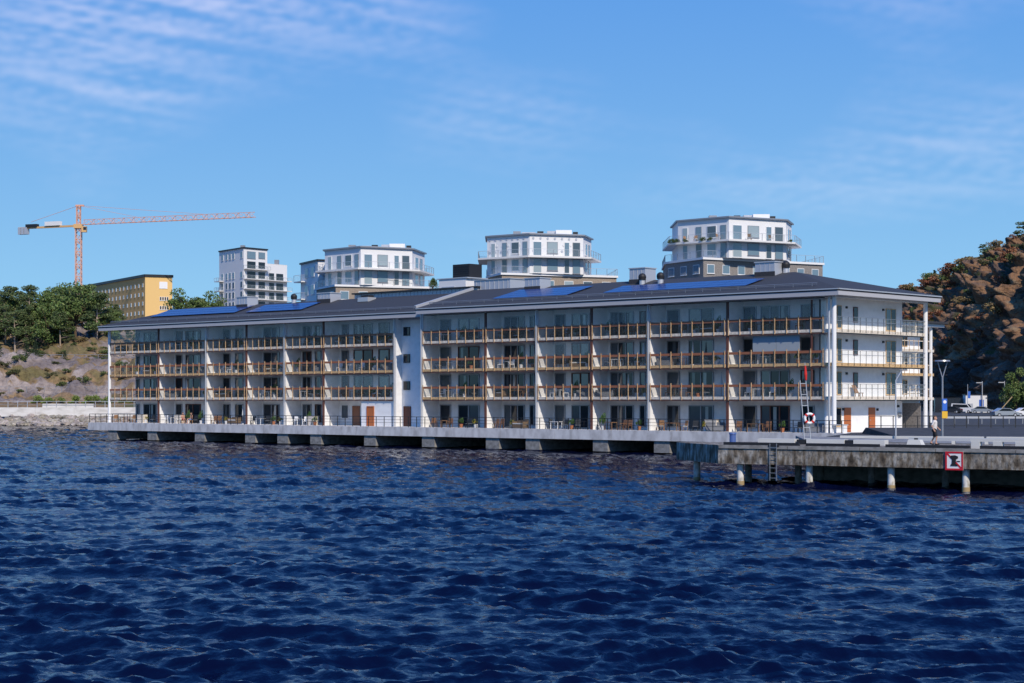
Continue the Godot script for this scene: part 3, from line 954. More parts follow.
func roof(b: Node, called: String, x0: float, x1: float, lift: float, back: float, hip0: bool, hip1: bool):
	var e := 12.36 + lift
	var r := 14.66 + lift
	var zf := 0.98 + back
	var zr := -16.6
	var zm := -7.8
	var a0 := x0 + (9.0 if hip0 else 0.0)
	var a1 := x1 - (10.4 if hip1 else 0.0)
	var th := 0.24
	var F0 := Vector3(x0, e, zf)
	var F1 := Vector3(x1, e, zf)
	var R0 := Vector3(x0, e, zr)
	var R1 := Vector3(x1, e, zr)
	var T0 := Vector3(a0, r, zm)
	var T1 := Vector3(a1, r, zm)
	var dn := Vector3(0, -th, 0)
	var j := Join.new()
	j.quad(F0, T0, T1, F1)
	j.quad(R1, T1, T0, R0)
	j.quad(R0, T0, F0, F0)
	j.quad(F1, T1, R1, R1)
	j.quad(F0 + dn, F1 + dn, R1 + dn, R0 + dn)
	j.quad(F0 + dn, F0, F1, F1 + dn)
	j.quad(F1 + dn, F1, R1, R1 + dn)
	j.quad(R1 + dn, R1, R0, R0 + dn)
	j.quad(R0 + dn, R0, F0, F0 + dn)
	var o := joined(j, called, M.roof_felt, b)
	# light soffit boards under the eaves
	bb(o, "soffit", Vector3(x0 + 0.05, e - th - 0.05, -2.3 + back), Vector3(x1 - 0.05, e - th - 0.01, zf - 0.03), M.soffit)
	if hip1:
		bb(o, "soffit", Vector3(-0.9, e - th - 0.054, zr + 0.05), Vector3(x1 - 0.04, e - th - 0.014, -2.3), M.soffit)

func solar(b: Node, t0: float, t1: float, d0: float, d1: float, lift: float):
	# rows of modules lying on the front roof slope, stepped back like the slope's hip
	var zf := 0.98 if lift > 0.0 else 0.98 + SET
	var slope := atan2(2.3, 7.8 + zf)
	var o := node("solar_array", b)
	o.position = Vector3(0, 12.36 + lift, zf)
	o.rotation.x = slope
	var rows := int((d1 - d0) / 1.05)
	var cols := int((t0 - t1) / 1.7)
	for r in rows:
		for c in cols:
			var s := bx(o, "solar_panel", Vector3(-t0 + 1.7 * (c + 0.5), 0.14, -(d0 + zf + 1.05 * (r + 0.5)) / cos(slope)), Vector3(1.66, 0.04, 1.01), M.solar_cell)

# ==================================================================== things on the roof
func roof_y(d: float, lift := 0.22) -> float:
	var zf := 0.98 if lift > 0.0 else 0.98 + SET
	return 12.36 + lift + (d + zf) * 2.3 / (7.8 + zf)

func make_roof_things():
	# sheet metal vent housings
	for a in [[39.8, 6.6, 2.1, 1.35, 0.22, "grey sheet metal vent housing behind the short solar array beside the verge board"], [26.2, 7.2, 2.0, 1.6, 0.22, "tall grey vent housing beside the two black roof cowls"], [10.9, 7.3, 2.2, 1.4, 0.22, "broad grey vent housing near the hip of the roof"], [88.3, 7.0, 2.0, 1.4, 0.0, "grey vent housing above the long solar array in front of the green tree"], [73.6, 7.4, 2.2, 1.2, 0.0, "grey vent housing above the short solar array below the narrow white tower"]]:
		var y := roof_y(a[1], a[4])
		var t := thing("vent_housing", a[5], "vent", L(-a[0], -a[1], y - 0.35), TURN, "vent housings on the roof")
		bx(t, "body", Vector3(0, a[3] / 2, 0), Vector3(a[2], a[3], 1.7), M.duct_metal)
		bx(t, "cap", Vector3(0, a[3] + 0.06, 0), Vector3(a[2] + 0.16, 0.1, 1.86), M.light_metal)
		bx(t, "flashing", Vector3(0, 0.3, 0.86), Vector3(a[2] + 0.1, 0.5, 0.06), M.roof_felt)
		for k in 3:
			bx(t, "seam", Vector3(-a[2] / 2 + a[2] * (k + 1) / 4.0, a[3] / 2 + 0.2, 0.86), Vector3(0.04, a[3] - 0.5, 0.04), M.light_metal)
	for a in [[25.2, 5.9, "black round roof cowl beside the tall vent housing"], [22.9, 5.9, "black round roof cowl above the long solar array"], [9.5, 7.9, "low black roof cowl on the hip ridge"], [80.2, 7.6, "black roof cowl between the two far solar arrays"]]:
		var c := thing("roof_cowl", a[2], "vent", L(-a[0], -a[1], roof_y(a[1], 0.22 if a[0] < 50 else 0.0) - 0.1), TURN, "roof cowls")
		var j := Join.new()
		j.tube(Vector3(0, 0, 0), Vector3(0, 0.55, 0), 0.3, 0.28)
		joined(j, "collar", M.light_metal, c)
		j = Join.new()
		j.tube(Vector3(0, 0.5, 0), Vector3(0, 0.8, 0), 0.36, 0.4)
		j.ball(Vector3(0, 0.8, 0), Vector3(0.8, 0.75, 0.8))
		joined(j, "hood", M.black, c)
	var r := thing("roof_light", "low white framed roof hatch below the narrow white tower", "roof hatch", L(-66.2, -6.6, roof_y(6.6, 0.0) - 0.1), TURN)
	bx(r, "frame", Vector3(0, 0.2, 0), Vector3(1.7, 0.5, 1.3), M.light_metal)
	bx(r, "hood", Vector3(0, 0.55, -0.1), Vector3(1.2, 0.3, 0.9), M.black)
	# plant rooms and the big black cooling unit in the middle
	var p := thing("plant_room", "pale metal plant room on the roof under a black cooling unit", "plant room", L(-55.0, -10.8, 14.3), TURN)
	bx(p, "body", Vector3(0, 0.8, 0), Vector3(4.2, 2.6, 3.2), M.tower_white)
	bx(p, "roof", Vector3(0, 2.15, 0), Vector3(4.8, 0.1, 3.4), M.light_metal)
	for k in 4:
		bx(p, "louvre", Vector3(-0.6, 0.3 + 0.3 * k, 1.62), Vector3(2.0, 0.12, 0.06), M.duct_metal)
	var u := thing("cooling_unit", "black boxy cooling unit on the pale plant room", "cooling unit", L(-54.2, -10.8, 16.52), TURN)
	bx(u, "body", Vector3(0, 0.75, 0), Vector3(2.6, 1.5, 2.0), M.black)
	for k in 5:
		bx(u, "fin", Vector3(0, 0.25 + 0.25 * k, 1.02), Vector3(2.4, 0.06, 0.05), M.dark_metal)
	var p2 := thing("plant_room", "wide grey seamed metal plant room beside the pale one", "plant room", L(-48.6, -10.4, 14.2), TURN)
	bx(p2, "body", Vector3(0, 0.85, 0), Vector3(5.4, 1.9, 3.0), M.duct_metal)
	for k in 8:
		bx(p2, "seam", Vector3(-2.4 + 0.68 * k, 0.85, 1.52), Vector3(0.05, 1.8, 0.05), M.light_metal)
	bx(p2, "roof", Vector3(0, 1.84, 0), Vector3(5.6, 0.08, 3.2), M.light_metal)

# ==================================================================== sibling building behind the gable
func make_sibling_building():
	var s := thing("rear_apartment_building", "white balcony building standing behind the gable of the long one", "apartment building", L(-27.4, -52.0), TURN)
	bb(s, "wall", Vector3(-40, 0, -14), Vector3(-1.8, 12.0, -1.5), M.white_wall)
	bb(s, "roof", Vector3(-42, 12.3, -16), Vector3(1.0, 12.55, 1.0), M.roof_felt)
	bb(s, "eaves", Vector3(-41.8, 11.9, -15.8), Vector3(0.6, 12.3, 0.6), M.soffit)
	for z in [0.0, -13.5]:
		var c := Join.new()
		c.tube(Vector3(0, 0, z), Vector3(0, 11.9, z), 0.2)
		joined(c, "column", M.white_paint, s)
	for f in [1, 2, 3]:
		var y: float = FLOORS[f]
		var o := bb(s, "balcony", Vector3(-14, y - 0.3, -14), Vector3(0.1, y - 0.04, 0.1), M.slab_concrete)
		var off := -o.position
		bb(o, "edge_board", off + Vector3(-14, y - 0.32, 0.1), off + Vector3(0.2, y, 0.16), M.pine_board if f == 2 else M.pale_board)
		bb(o, "edge_board", off + Vector3(0.1, y - 0.32, -14), off + Vector3(0.16, y, 0.1), M.pine_board if f == 2 else M.pale_board)
		for k in 12:
			bb(o, "post", off + Vector3(-0.05 - 1.0 * k, y - 0.2, 0.17), off + Vector3(0.05 - 1.0 * k, y + 1.15, 0.24), M.post_wood)
		for k in 12:
			bb(o, "post", off + Vector3(0.17, y - 0.2, -0.4 - 1.1 * k), off + Vector3(0.22, y + 1.15, -0.34 - 1.1 * k), M.post_wood)
		bb(o, "handrail", off + Vector3(-12, y + 0.95, 0.1), off + Vector3(0.25, y + 1.05, 0.16), M.red_wood)
		bb(o, "handrail", off + Vector3(0.1, y + 0.95, -13), off + Vector3(0.16, y + 1.05, 0.1), M.pale_board)
	for f in 4:
		for k in 4:
			var w := bx(s, "window", Vector3(-3.4 - 2.5 * k, FLOORS[f] + 1.25, -1.48), Vector3(1.5, 1.9, 0.1), M.grey_metal)
			bx(w, "pane", Vector3(0, 0, 0.04), Vector3(1.3, 1.7, 0.05), M.dark_pane)
		for k in 3:
			var w := bx(s, "window", Vector3(-1.78, FLOORS[f] + 1.25, -3.5 - 3.4 * k), Vector3(0.1, 1.8, 1.2), M.pine_board)
			bx(w, "pane", Vector3(0.04, 0, 0), Vector3(0.05, 1.6, 1.0), M.dark_pane)

# ==================================================================== towers behind
func edge_window(parent: Node, a: Vector2, b: Vector2, f0: float, f1: float, y0: float, y1: float, m: Material, frame: Material):
	var dir := (b - a).normalized()
	var out := Vector2(-dir.y, dir.x)            # outwards for plans that run counter-clockwise seen from above in (x, z)
	var c := a.lerp(b, (f0 + f1) / 2)
	var w := a.distance_to(b) * (f1 - f0)
	var turn := atan2(-dir.y, dir.x)
	var o := bx(parent, "window", Vector3(c.x, (y0 + y1) / 2, c.y) + Vector3(out.x, 0, out.y) * 0.02, Vector3(w, y1 - y0, 0.12), frame, turn)
	bx(o, "pane", Vector3(0, 0, 0.045), Vector3(w - 0.16, y1 - y0 - 0.16, 0.05), m)
	bx(o, "sill", Vector3(0, -(y1 - y0) / 2 - 0.03, 0.06), Vector3(w + 0.1, 0.06, 0.12), frame)

func ring(parent: Node, poly: PackedVector2Array, y: float, pane: Material):
	# glass railing round a balcony slab
	for k in poly.size():
		var a := poly[k]
		var b := poly[(k + 1) % poly.size()]
		var len := a.distance_to(b)
		var n := maxi(1, int(len / 1.8))
		var turn := atan2(-(b - a).y, (b - a).x)
		for i in n:
			var c := a.lerp(b, (i + 0.5) / n)
			bx(parent, "railing_pane", Vector3(c.x, y + 0.52, c.y), Vector3(len / n - 0.08, 0.9, 0.02), pane, turn)
			var q := a.lerp(b, float(i) / n)
			bx(parent, "post", Vector3(q.x, y + 0.5, q.y), Vector3(0.06, 1.05, 0.06), M.grey_metal, turn)
		var m := (a + b) / 2
		bx(parent, "rail", Vector3(m.x, y + 1.06, m.y), Vector3(len, 0.05, 0.06), M.light_metal, turn)

func rel(p: Array, o: Array) -> PackedVector2Array:
	var out := PackedVector2Array()
	for a in p:
		out.append(Vector2(a[0] - o[0], -(a[1] - o[1])))
	return out

func poly_part(parent: Node, called: String, poly: PackedVector2Array, y0: float, y1: float, m: Material) -> MeshInstance3D:
	var j := Join.new()
	j.prism(poly, y0, y1)
	return joined(j, called, m, parent)

func octagon_tower(label: String, core: Array, base: Array, top: float, brick: Material, panel: Material, dots: bool):
	var o0: Array = core[1]
	var t := thing("penthouse_tower", label, "apartment building", W(o0[0], o0[1], 0), 0.0, "towers behind the long building")
	var poly := rel(core, o0)
	var grown := func(p: PackedVector2Array, by: float) -> PackedVector2Array:
		return Geometry2D.offset_polygon(p, by, Geometry2D.JOIN_MITER)[0]
	var roof := poly_part(t, "roof", grown.call(poly, 0.35), top - 0.22, top, M.grey_metal)
	poly_part(roof, "roof_deck", grown.call(poly, -0.3), top, top + 0.1, M.duct_metal)
	for k in 6:
		var c := (poly[0] + poly[1] + poly[2] + poly[3]) / 4.0 + Vector2(-5.0 + 1.9 * k, -2.5 - 0.6 * (k % 2))
		bx(roof, "vent", Vector3(c.x, top + 0.45, c.y), Vector3([1.2, 2.2, 1.0, 1.6, 2.6, 0.8][k], [0.9, 0.7, 0.9, 1.1, 1.3, 0.8][k], 1.2), [M.grey_metal, M.duct_metal, M.dark_metal, M.duct_metal, M.tower_white, M.dark_metal][k])
	poly_part(t, "wall", poly, top - 3.62, top - 0.22, panel)
	poly_part(t, "wall", poly, top - 6.35, top - 3.9, panel)
	var slab_poly: PackedVector2Array = grown.call(poly, 1.5)
	var slab := poly_part(t, "balcony", slab_poly, top - 3.9, top - 3.62, M.tower_slab)
	ring(slab, grown.call(poly, 1.42), top - 3.62, M.clear_glass)
	var bp := rel(base, o0)
	var terrace := poly_part(t, "terrace", grown.call(bp, 0.25), top - 6.68, top - 6.35, M.tower_white)
	ring(terrace, grown.call(bp, 0.12), top - 6.35, M.clear_glass)
	poly_part(t, "brick_wall", bp, 2.0, top - 6.68, brick)
	# windows of the two upper storeys
	var pick := [M.tower_pane, M.pale_pane, M.tower_pane, M.curtain_sheen_pane, M.tower_pane]
	for s in 2:
		var y := top - (3.62 if s == 0 else 6.35)
		var k := 0
		for w in [[0, 0.10, 0.2], [0, 0.36, 0.47], [0, 0.58, 0.76], [0, 0.84, 0.95], [1, 0.06, 0.22], [1, 0.32, 0.52], [1, 0.64, 0.74], [1, 0.80, 0.94], [2, 0.2, 0.45], [2, 0.6, 0.8]]:
			k += 1
			edge_window(t, poly[w[0]], poly[w[0] + 1], w[1], w[2], y + (0.1 if k % 3 else 0.5), y + 2.35, pick[(k + s) % 5], M.tower_panel if k % 2 else M.grey_metal)
	for e in bp.size() - 2:
		var a := bp[e]
		var b := bp[e + 1]
		var n := int(a.distance_to(b) / 2.9)
		for s in 3:
			for i in n:
				edge_window(t, a, b, (i + 0.22) / n, (i + 0.7) / n, top - 6.68 - 3.0 * (s + 1) + 0.9, top - 6.68 - 3.0 * (s + 1) + 2.3, pick[(i * 2 + s) % 5], M.tower_panel)
	if dots:    # perforated pattern of round dark discs on the cladding
		for e in 2:
			var a := poly[e]
			var b := poly[e + 1]
			var dir := (b - a).normalized()
			var out := Vector2(-dir.y, dir.x)
			for i in 7:
				for r in 3:
					var c := a.lerp(b, (i + 0.5 + 0.25 * (r % 2)) / 7.5) + out * 0.02
					var d := Join.new()
					var r0 := Vector3(out.x, 0, out.y)
					d.tube(Vector3.ZERO, r0 * 0.05, 0.2, -1, 8)
					var disc := joined(d, "disc", M.tower_panel if r == 1 else M.duct_metal, t)
					disc.position = Vector3(c.x, top - 0.75 - 1.0 * r, c.y)
	return t

func make_towers():
	octagon_tower("white eight sided penthouse tower on grey brick beside the roof hip, planted balconies", [[26.0, 286.7], [33.2, 280.0], [42.7, 285.1], [44.6, 292.0], [37.0, 301.0], [26.0, 297.0]], [[24.3, 289.0], [29.2, 279.2], [49.4, 291.0], [47.5, 305.0], [25.0, 303.0]], 33.2, M.grey_brick, M.tower_white, false)
	octagon_tower("white dotted eight sided penthouse tower on tan brick behind the middle of the roof", [[-4.0, 295.0], [2.8, 290.0], [11.4, 293.0], [13.0, 300.0], [5.0, 307.0], [-4.0, 304.0]], [[-4.0, 297.0], [-1.6, 288.6], [16.9, 296.0], [16.0, 309.0], [-4.0, 308.0]], 31.5, M.brick, M.tower_white, true)
	octagon_tower("white eight sided penthouse tower with a lower annex, beside the narrow stepped tower", [[-31.4, 307.0], [-24.8, 300.0], [-16.6, 304.5], [-15.0, 314.0], [-22.0, 320.0], [-31.0, 317.0]], [[-33.0, 309.0], [-28.8, 299.0], [-14.0, 305.0], [-13.0, 322.0], [-32.0, 320.0]], 30.3, M.brick, M.tower_white, false)
	var hedge := bush_shape([Color(0.04, 0.075, 0.02), Color(0.06, 0.09, 0.025)], 71)
	for a in [[24.9, 285.9, 29.58, 0.9], [25.6, 285.2, 29.58, 0.8], [26.9, 284.0, 29.58, 0.6], [29.4, 281.6, 29.58, 0.7], [30.4, 280.7, 29.58, 0.6], [43.2, 283.9, 29.58, 0.5]]:
		plant("balcony_shrub", hedge, "dark green shrub on the upper balcony of the tower on grey brick", "bush", "shrubs on the tower balcony", W(a[0], a[1], a[2]), Vector3(a[3], a[3] * 1.2, a[3]), a[0], M.leaf)
	plant("terrace_tree", hedge, "small bent tree on the roof terrace beside the black cooling unit", "tree", "", W(-13.4, 309.0, 24.2), Vector3(1.1, 2.2, 1.1), 0.4, M.leaf)
	for a in [[27.0, 284.6, 0.6], [28.4, 283.3, -0.4], [31.6, 280.4, 0.9], [36.5, 280.9, 2.6], [40.0, 282.7, 2.2]]:
		var o := chair_proto(M.teak, M.cushion_white)
		o.name = numbered("balcony_chair")
		add_child(o)
		o.position = W(a[0], a[1], 29.59)
		o.rotation.y = a[2]
		tag(o, "teak chair on the upper balcony of the tower on grey brick", "chair", "chairs on the tower balcony")
	# annex of that tower
	var ax := thing("tower_annex", "lower white annex with glass balconies beside an eight sided tower", "apartment building", W(-33.0, 318.0, 0))
	var ap := rel([[-37.4, 324.0], [-33.4, 315.0], [-29.8, 317.0], [-31.0, 328.0]], [-33.0, 318.0])
	poly_part(ax, "wall", ap, 2.0, 29.0, M.tower_white)
	poly_part(ax, "roof", Geometry2D.offset_polygon(ap, 0.25)[0], 29.0, 29.3, M.dark_metal)
	for s in 4:
		var y := 25.9 - 3.1 * s
		edge_window(ax, ap[0], ap[1], 0.25, 0.45, y + 0.6, y + 2.3, M.tower_pane, M.tower_panel)
		edge_window(ax, ap[0], ap[1], 0.6, 0.8, y + 0.6, y + 2.3, M.tower_pane, M.tower_panel)
		var bp := PackedVector2Array([ap[0] + Vector2(-1.2, 0.3), ap[0] + Vector2(0.4, 3.2), ap[0] + Vector2(1.2, 2.6), ap[0]])
		var bs := poly_part(ax, "balcony", bp, y - 0.15, y + 0.05, M.tower_slab)
		ring(bs, bp, y + 0.05, M.clear_glass)
	# narrow stepped tower further away
	var n := thing("stepped_tower", "narrow white stepped apartment tower with balconies in front of open sky", "apartment building", W(-83.6, 570.0, 0))
	var p := rel([[-93.6, 585.0], [-83.6, 570.0], [-77.3, 578.0], [-87.0, 593.0]], [-83.6, 570.0])
	poly_part(n, "wall", p, 20.0, 52.3, M.tower_white)
	poly_part(n, "roof", Geometry2D.offset_polygon(p, 0.3)[0], 52.3, 52.7, M.dark_metal)
	var q := rel([[-77.4, 577.9], [-71.9, 585.0], [-81.0, 598.0], [-86.9, 592.9]], [-83.6, 570.0])
	poly_part(n, "wall", q, 20.0, 47.9, M.tower_white)
	poly_part(n, "roof", q, 47.9, 48.15, M.tower_slab)
	for k in 3:
		bx(n, "roof_vent", Vector3(-2.0 + 5.2 * k, 53.4 if k == 0 else 49.0, -12.0 - 1.5 * k), Vector3(1.4, 1.6, 1.4), M.grey_metal)
	for s in 8:
		var y := 49.0 - 3.1 * s
		if s % 2 == 0 or s > 2:
			for w in [[0.1, 0.18], [0.28, 0.36], [0.42, 0.5], [0.56, 0.64], [0.88, 0.97]]:
				edge_window(n, p[0], p[1], w[0], w[1], y + 0.4, y + 2.4, M.tower_pane, M.tower_panel)
		edge_window(n, p[1], p[2], 0.14, 0.5, y + 0.2, y + 2.5, M.dark_pane if s else M.tower_pane, M.grey_metal)
		edge_window(n, p[1], p[2], 0.62, 0.9, y + 0.5, y + 2.5, M.dark_pane if s else M.tower_pane, M.grey_metal)
		if s > 0:
			var d1 := (p[2] - p[1]).normalized()
			var o1 := Vector2(-d1.y, d1.x)
			var bp := PackedVector2Array([p[1], p[1] + o1 * 1.6, p[2] + o1 * 1.6, p[2]])
			var bs := poly_part(n, "balcony", bp, y - 0.12, y + 0.1, M.tower_slab)
			ring(bs, bp, y + 0.1, M.clear_glass)
			if s > 1:
				edge_window(n, q[0], q[1], 0.1, 0.35, y + 0.2, y + 2.4, M.dark_pane, M.grey_metal)
				edge_window(n, q[0], q[1], 0.45, 0.8, y + 0.2, y + 2.4, M.dark_pane, M.grey_metal)
				var bq := PackedVector2Array([q[0], q[0] + o1 * 1.5, q[1] + o1 * 1.5 + d1 * 0.8, q[1]])
				bs = poly_part(n, "balcony", bq, y - 0.12, y + 0.1, M.tower_slab)
				ring(bs, bq, y + 0.1, M.clear_glass)
		if s in [2, 3, 4]:
			var d0 := (p[1] - p[0]).normalized()
			var o0 := Vector2(-d0.y, d0.x)
			var b0 := PackedVector2Array([p[0] + d0 * (-0.6), p[0] + o0 * 1.5 - d0 * 0.6, p[0] + o0 * 1.5 + d0 * 3.2, p[0] + d0 * 3.2])
			var bs := poly_part(n, "balcony", b0, y - 0.12, y + 0.1, M.tower_slab)
			ring(bs, b0, y + 0.1, M.clear_glass)
	# low balcony house that closes the gap under the sky between the towers is hidden by the roof and left out

func make_yellow_block():
	var t := thing("yellow_apartment_block", "yellow rendered slab block with flat dark roof above the trees", "apartment building", W(-114.3, 570.0, 0))
	# gable towards the water, long side running back to the left
	var p := rel([[-160.0, 650.0], [-114.3, 570.0], [-106.5, 573.5], [-152.0, 655.0]], [-114.3, 570.0])
	poly_part(t, "wall", p, 20.0, 43.4, M.yellow_brick)
	poly_part(t, "roof", Geometry2D.offset_polygon(p, 0.35)[0], 43.4, 44.2, M.dark_metal)
	var d := (p[2] - p[1])
	var o := Vector2(-d.y, d.x).normalized()
	var g := poly_part(t, "gable_wall", PackedVector2Array([p[1], p[1] + o * 0.12, p[2] + o * 0.12, p[2]]), 20.0, 43.39, M.yellow_render)
	edge_window(t, p[1] + o * 0.13, p[2] + o * 0.13, 0.52, 0.82, 39.9, 42.0, M.sign_white, M.sign_white)
	for s in 4:
		var y := 36.1 - 2.85 * s
		for k in 4:
			edge_window(t, p[1] + o * 0.13, p[2] + o * 0.13, 0.535 + 0.085 * k, 0.605 + 0.085 * k, y, y + 1.2, M.dark_pane, M.sign_white)
	for s in 5:
		var y := 39.6 - 2.85 * s
		for k in 24:
			edge_window(t, p[0], p[1], (k + 0.3) / 24.0, (k + 0.56) / 24.0, y + 0.75, y + 1.85, M.pale_pane, M.sign_white)

func make_crane():
	var mast_x := -135.0
	var t := thing("tower_crane", "red and orange lattice tower crane rising behind the wooded hill", "crane", W(mast_x, 570.0, 24.0))
	var h := 35.0
	var lattice := func(j: Join, a: Vector3, b: Vector3, u: Vector3, v: Vector3, step: float, w: float, three: bool):
		# a lattice boom from a to b with its chords offset by u and v
		var corners := [u + v, u - v, -u - v, -u + v]
		if three:
			corners = [v * 2.0, u, -u]
		var n := int(a.distance_to(b) / step)
		for c in corners:
			j.bar(a + c, b + c, w)
		for k in n:
			var p := a.lerp(b, float(k) / n)
			var q := a.lerp(b, float(k + 1) / n)
			for i in corners.size():
				var c0: Vector3 = corners[i]
				var c1: Vector3 = corners[(i + 1) % corners.size()]
				j.bar(p + c0, (p if k % 2 == 0 else q) + c1 if k % 2 == 0 else q + c1, w * 0.6)
				j.bar(p + c1, q + c0, w * 0.6)
	var j := Join.new()
	lattice.call(j, Vector3.ZERO, Vector3(0, h, 0), Vector3(0.85, 0, 0), Vector3(0, 0, 0.85), 1.9, 0.22, false)
	joined(j, "mast", M.crane_red, t)
	var dir := Vector3(58.3, 0, 24.0).normalized()
	var side := dir.cross(Vector3.UP) * 0.6
	j = Join.new()
	lattice.call(j, Vector3(0, h + 0.6, 0) + dir * 2.0, Vector3(0, h + 0.6, 0) + dir * 63.0, side, Vector3(0, 0.75, 0), 1.8, 0.14, true)
	joined(j, "jib", M.crane_red, t)
	j = Join.new()
	j.bar(Vector3(0, h + 0.3, 0), Vector3(0, h + 0.3, 0) - dir * 22.6, 0.6)
	joined(j, "counter_jib", M.crane_yellow, t)
	j = Join.new()
	lattice.call(j, Vector3(0, h + 0.6, 0), Vector3(0, h + 6.6, 0), Vector3(0.55, 0, 0), Vector3(0, 0, 0.55), 1.5, 0.22, false)
	j.box(Vector3(0.4, h + 6.6, 0), Vector3(2.6, 0.5, 0.7))
	joined(j, "tower_head", M.crane_red, t)
	bx(t, "slewing_ring", Vector3(0, h + 0.1, 0), Vector3(2.6, 1.3, 2.6), M.crane_yellow)
	var cab := bx(t, "cab", Vector3(2.0, h - 0.9, 1.0), Vector3(1.5, 1.8, 1.5), M.crane_yellow)
	bx(cab, "window", Vector3(0.3, 0.2, 0.76), Vector3(0.9, 0.9, 0.04), M.dark_pane)
	var cw := Vector3(0, h - 0.6, 0) - dir * 21.0
	for k in 3:
		bx(t, "counterweight", cw + dir * (1.2 * k - 1.0), Vector3(1.0, 2.2, 1.4), M.duct_metal, atan2(-dir.z, dir.x))
	bx(t, "hoist", Vector3(0, h + 1.3, 0) - dir * 9.5, Vector3(5.6, 1.3, 1.4), M.tower_white, atan2(-dir.z, dir.x))
	bx(t, "machine_deck", Vector3(0, h + 0.95, 0) - dir * 17.5, Vector3(4.2, 0.9, 1.4), M.dark_metal, atan2(-dir.z, dir.x))
	for e in [dir * 22.0, dir * 46.0, -dir * 18.0]:
		var l := Join.new()
		l.bar(Vector3(0, h + 6.6, 0), Vector3(0, h + 2.1, 0) + e, 0.09)
		joined(l, "tie_rod", M.crane_red, t)

# ==================================================================== the old quay
const QTURN := -0.604
func Q(s: float, z: float, y: float) -> Vector3:
	return Vector3(12.5, y, -111.0) + Basis(Vector3.UP, QTURN) * Vector3(s, 0, z)

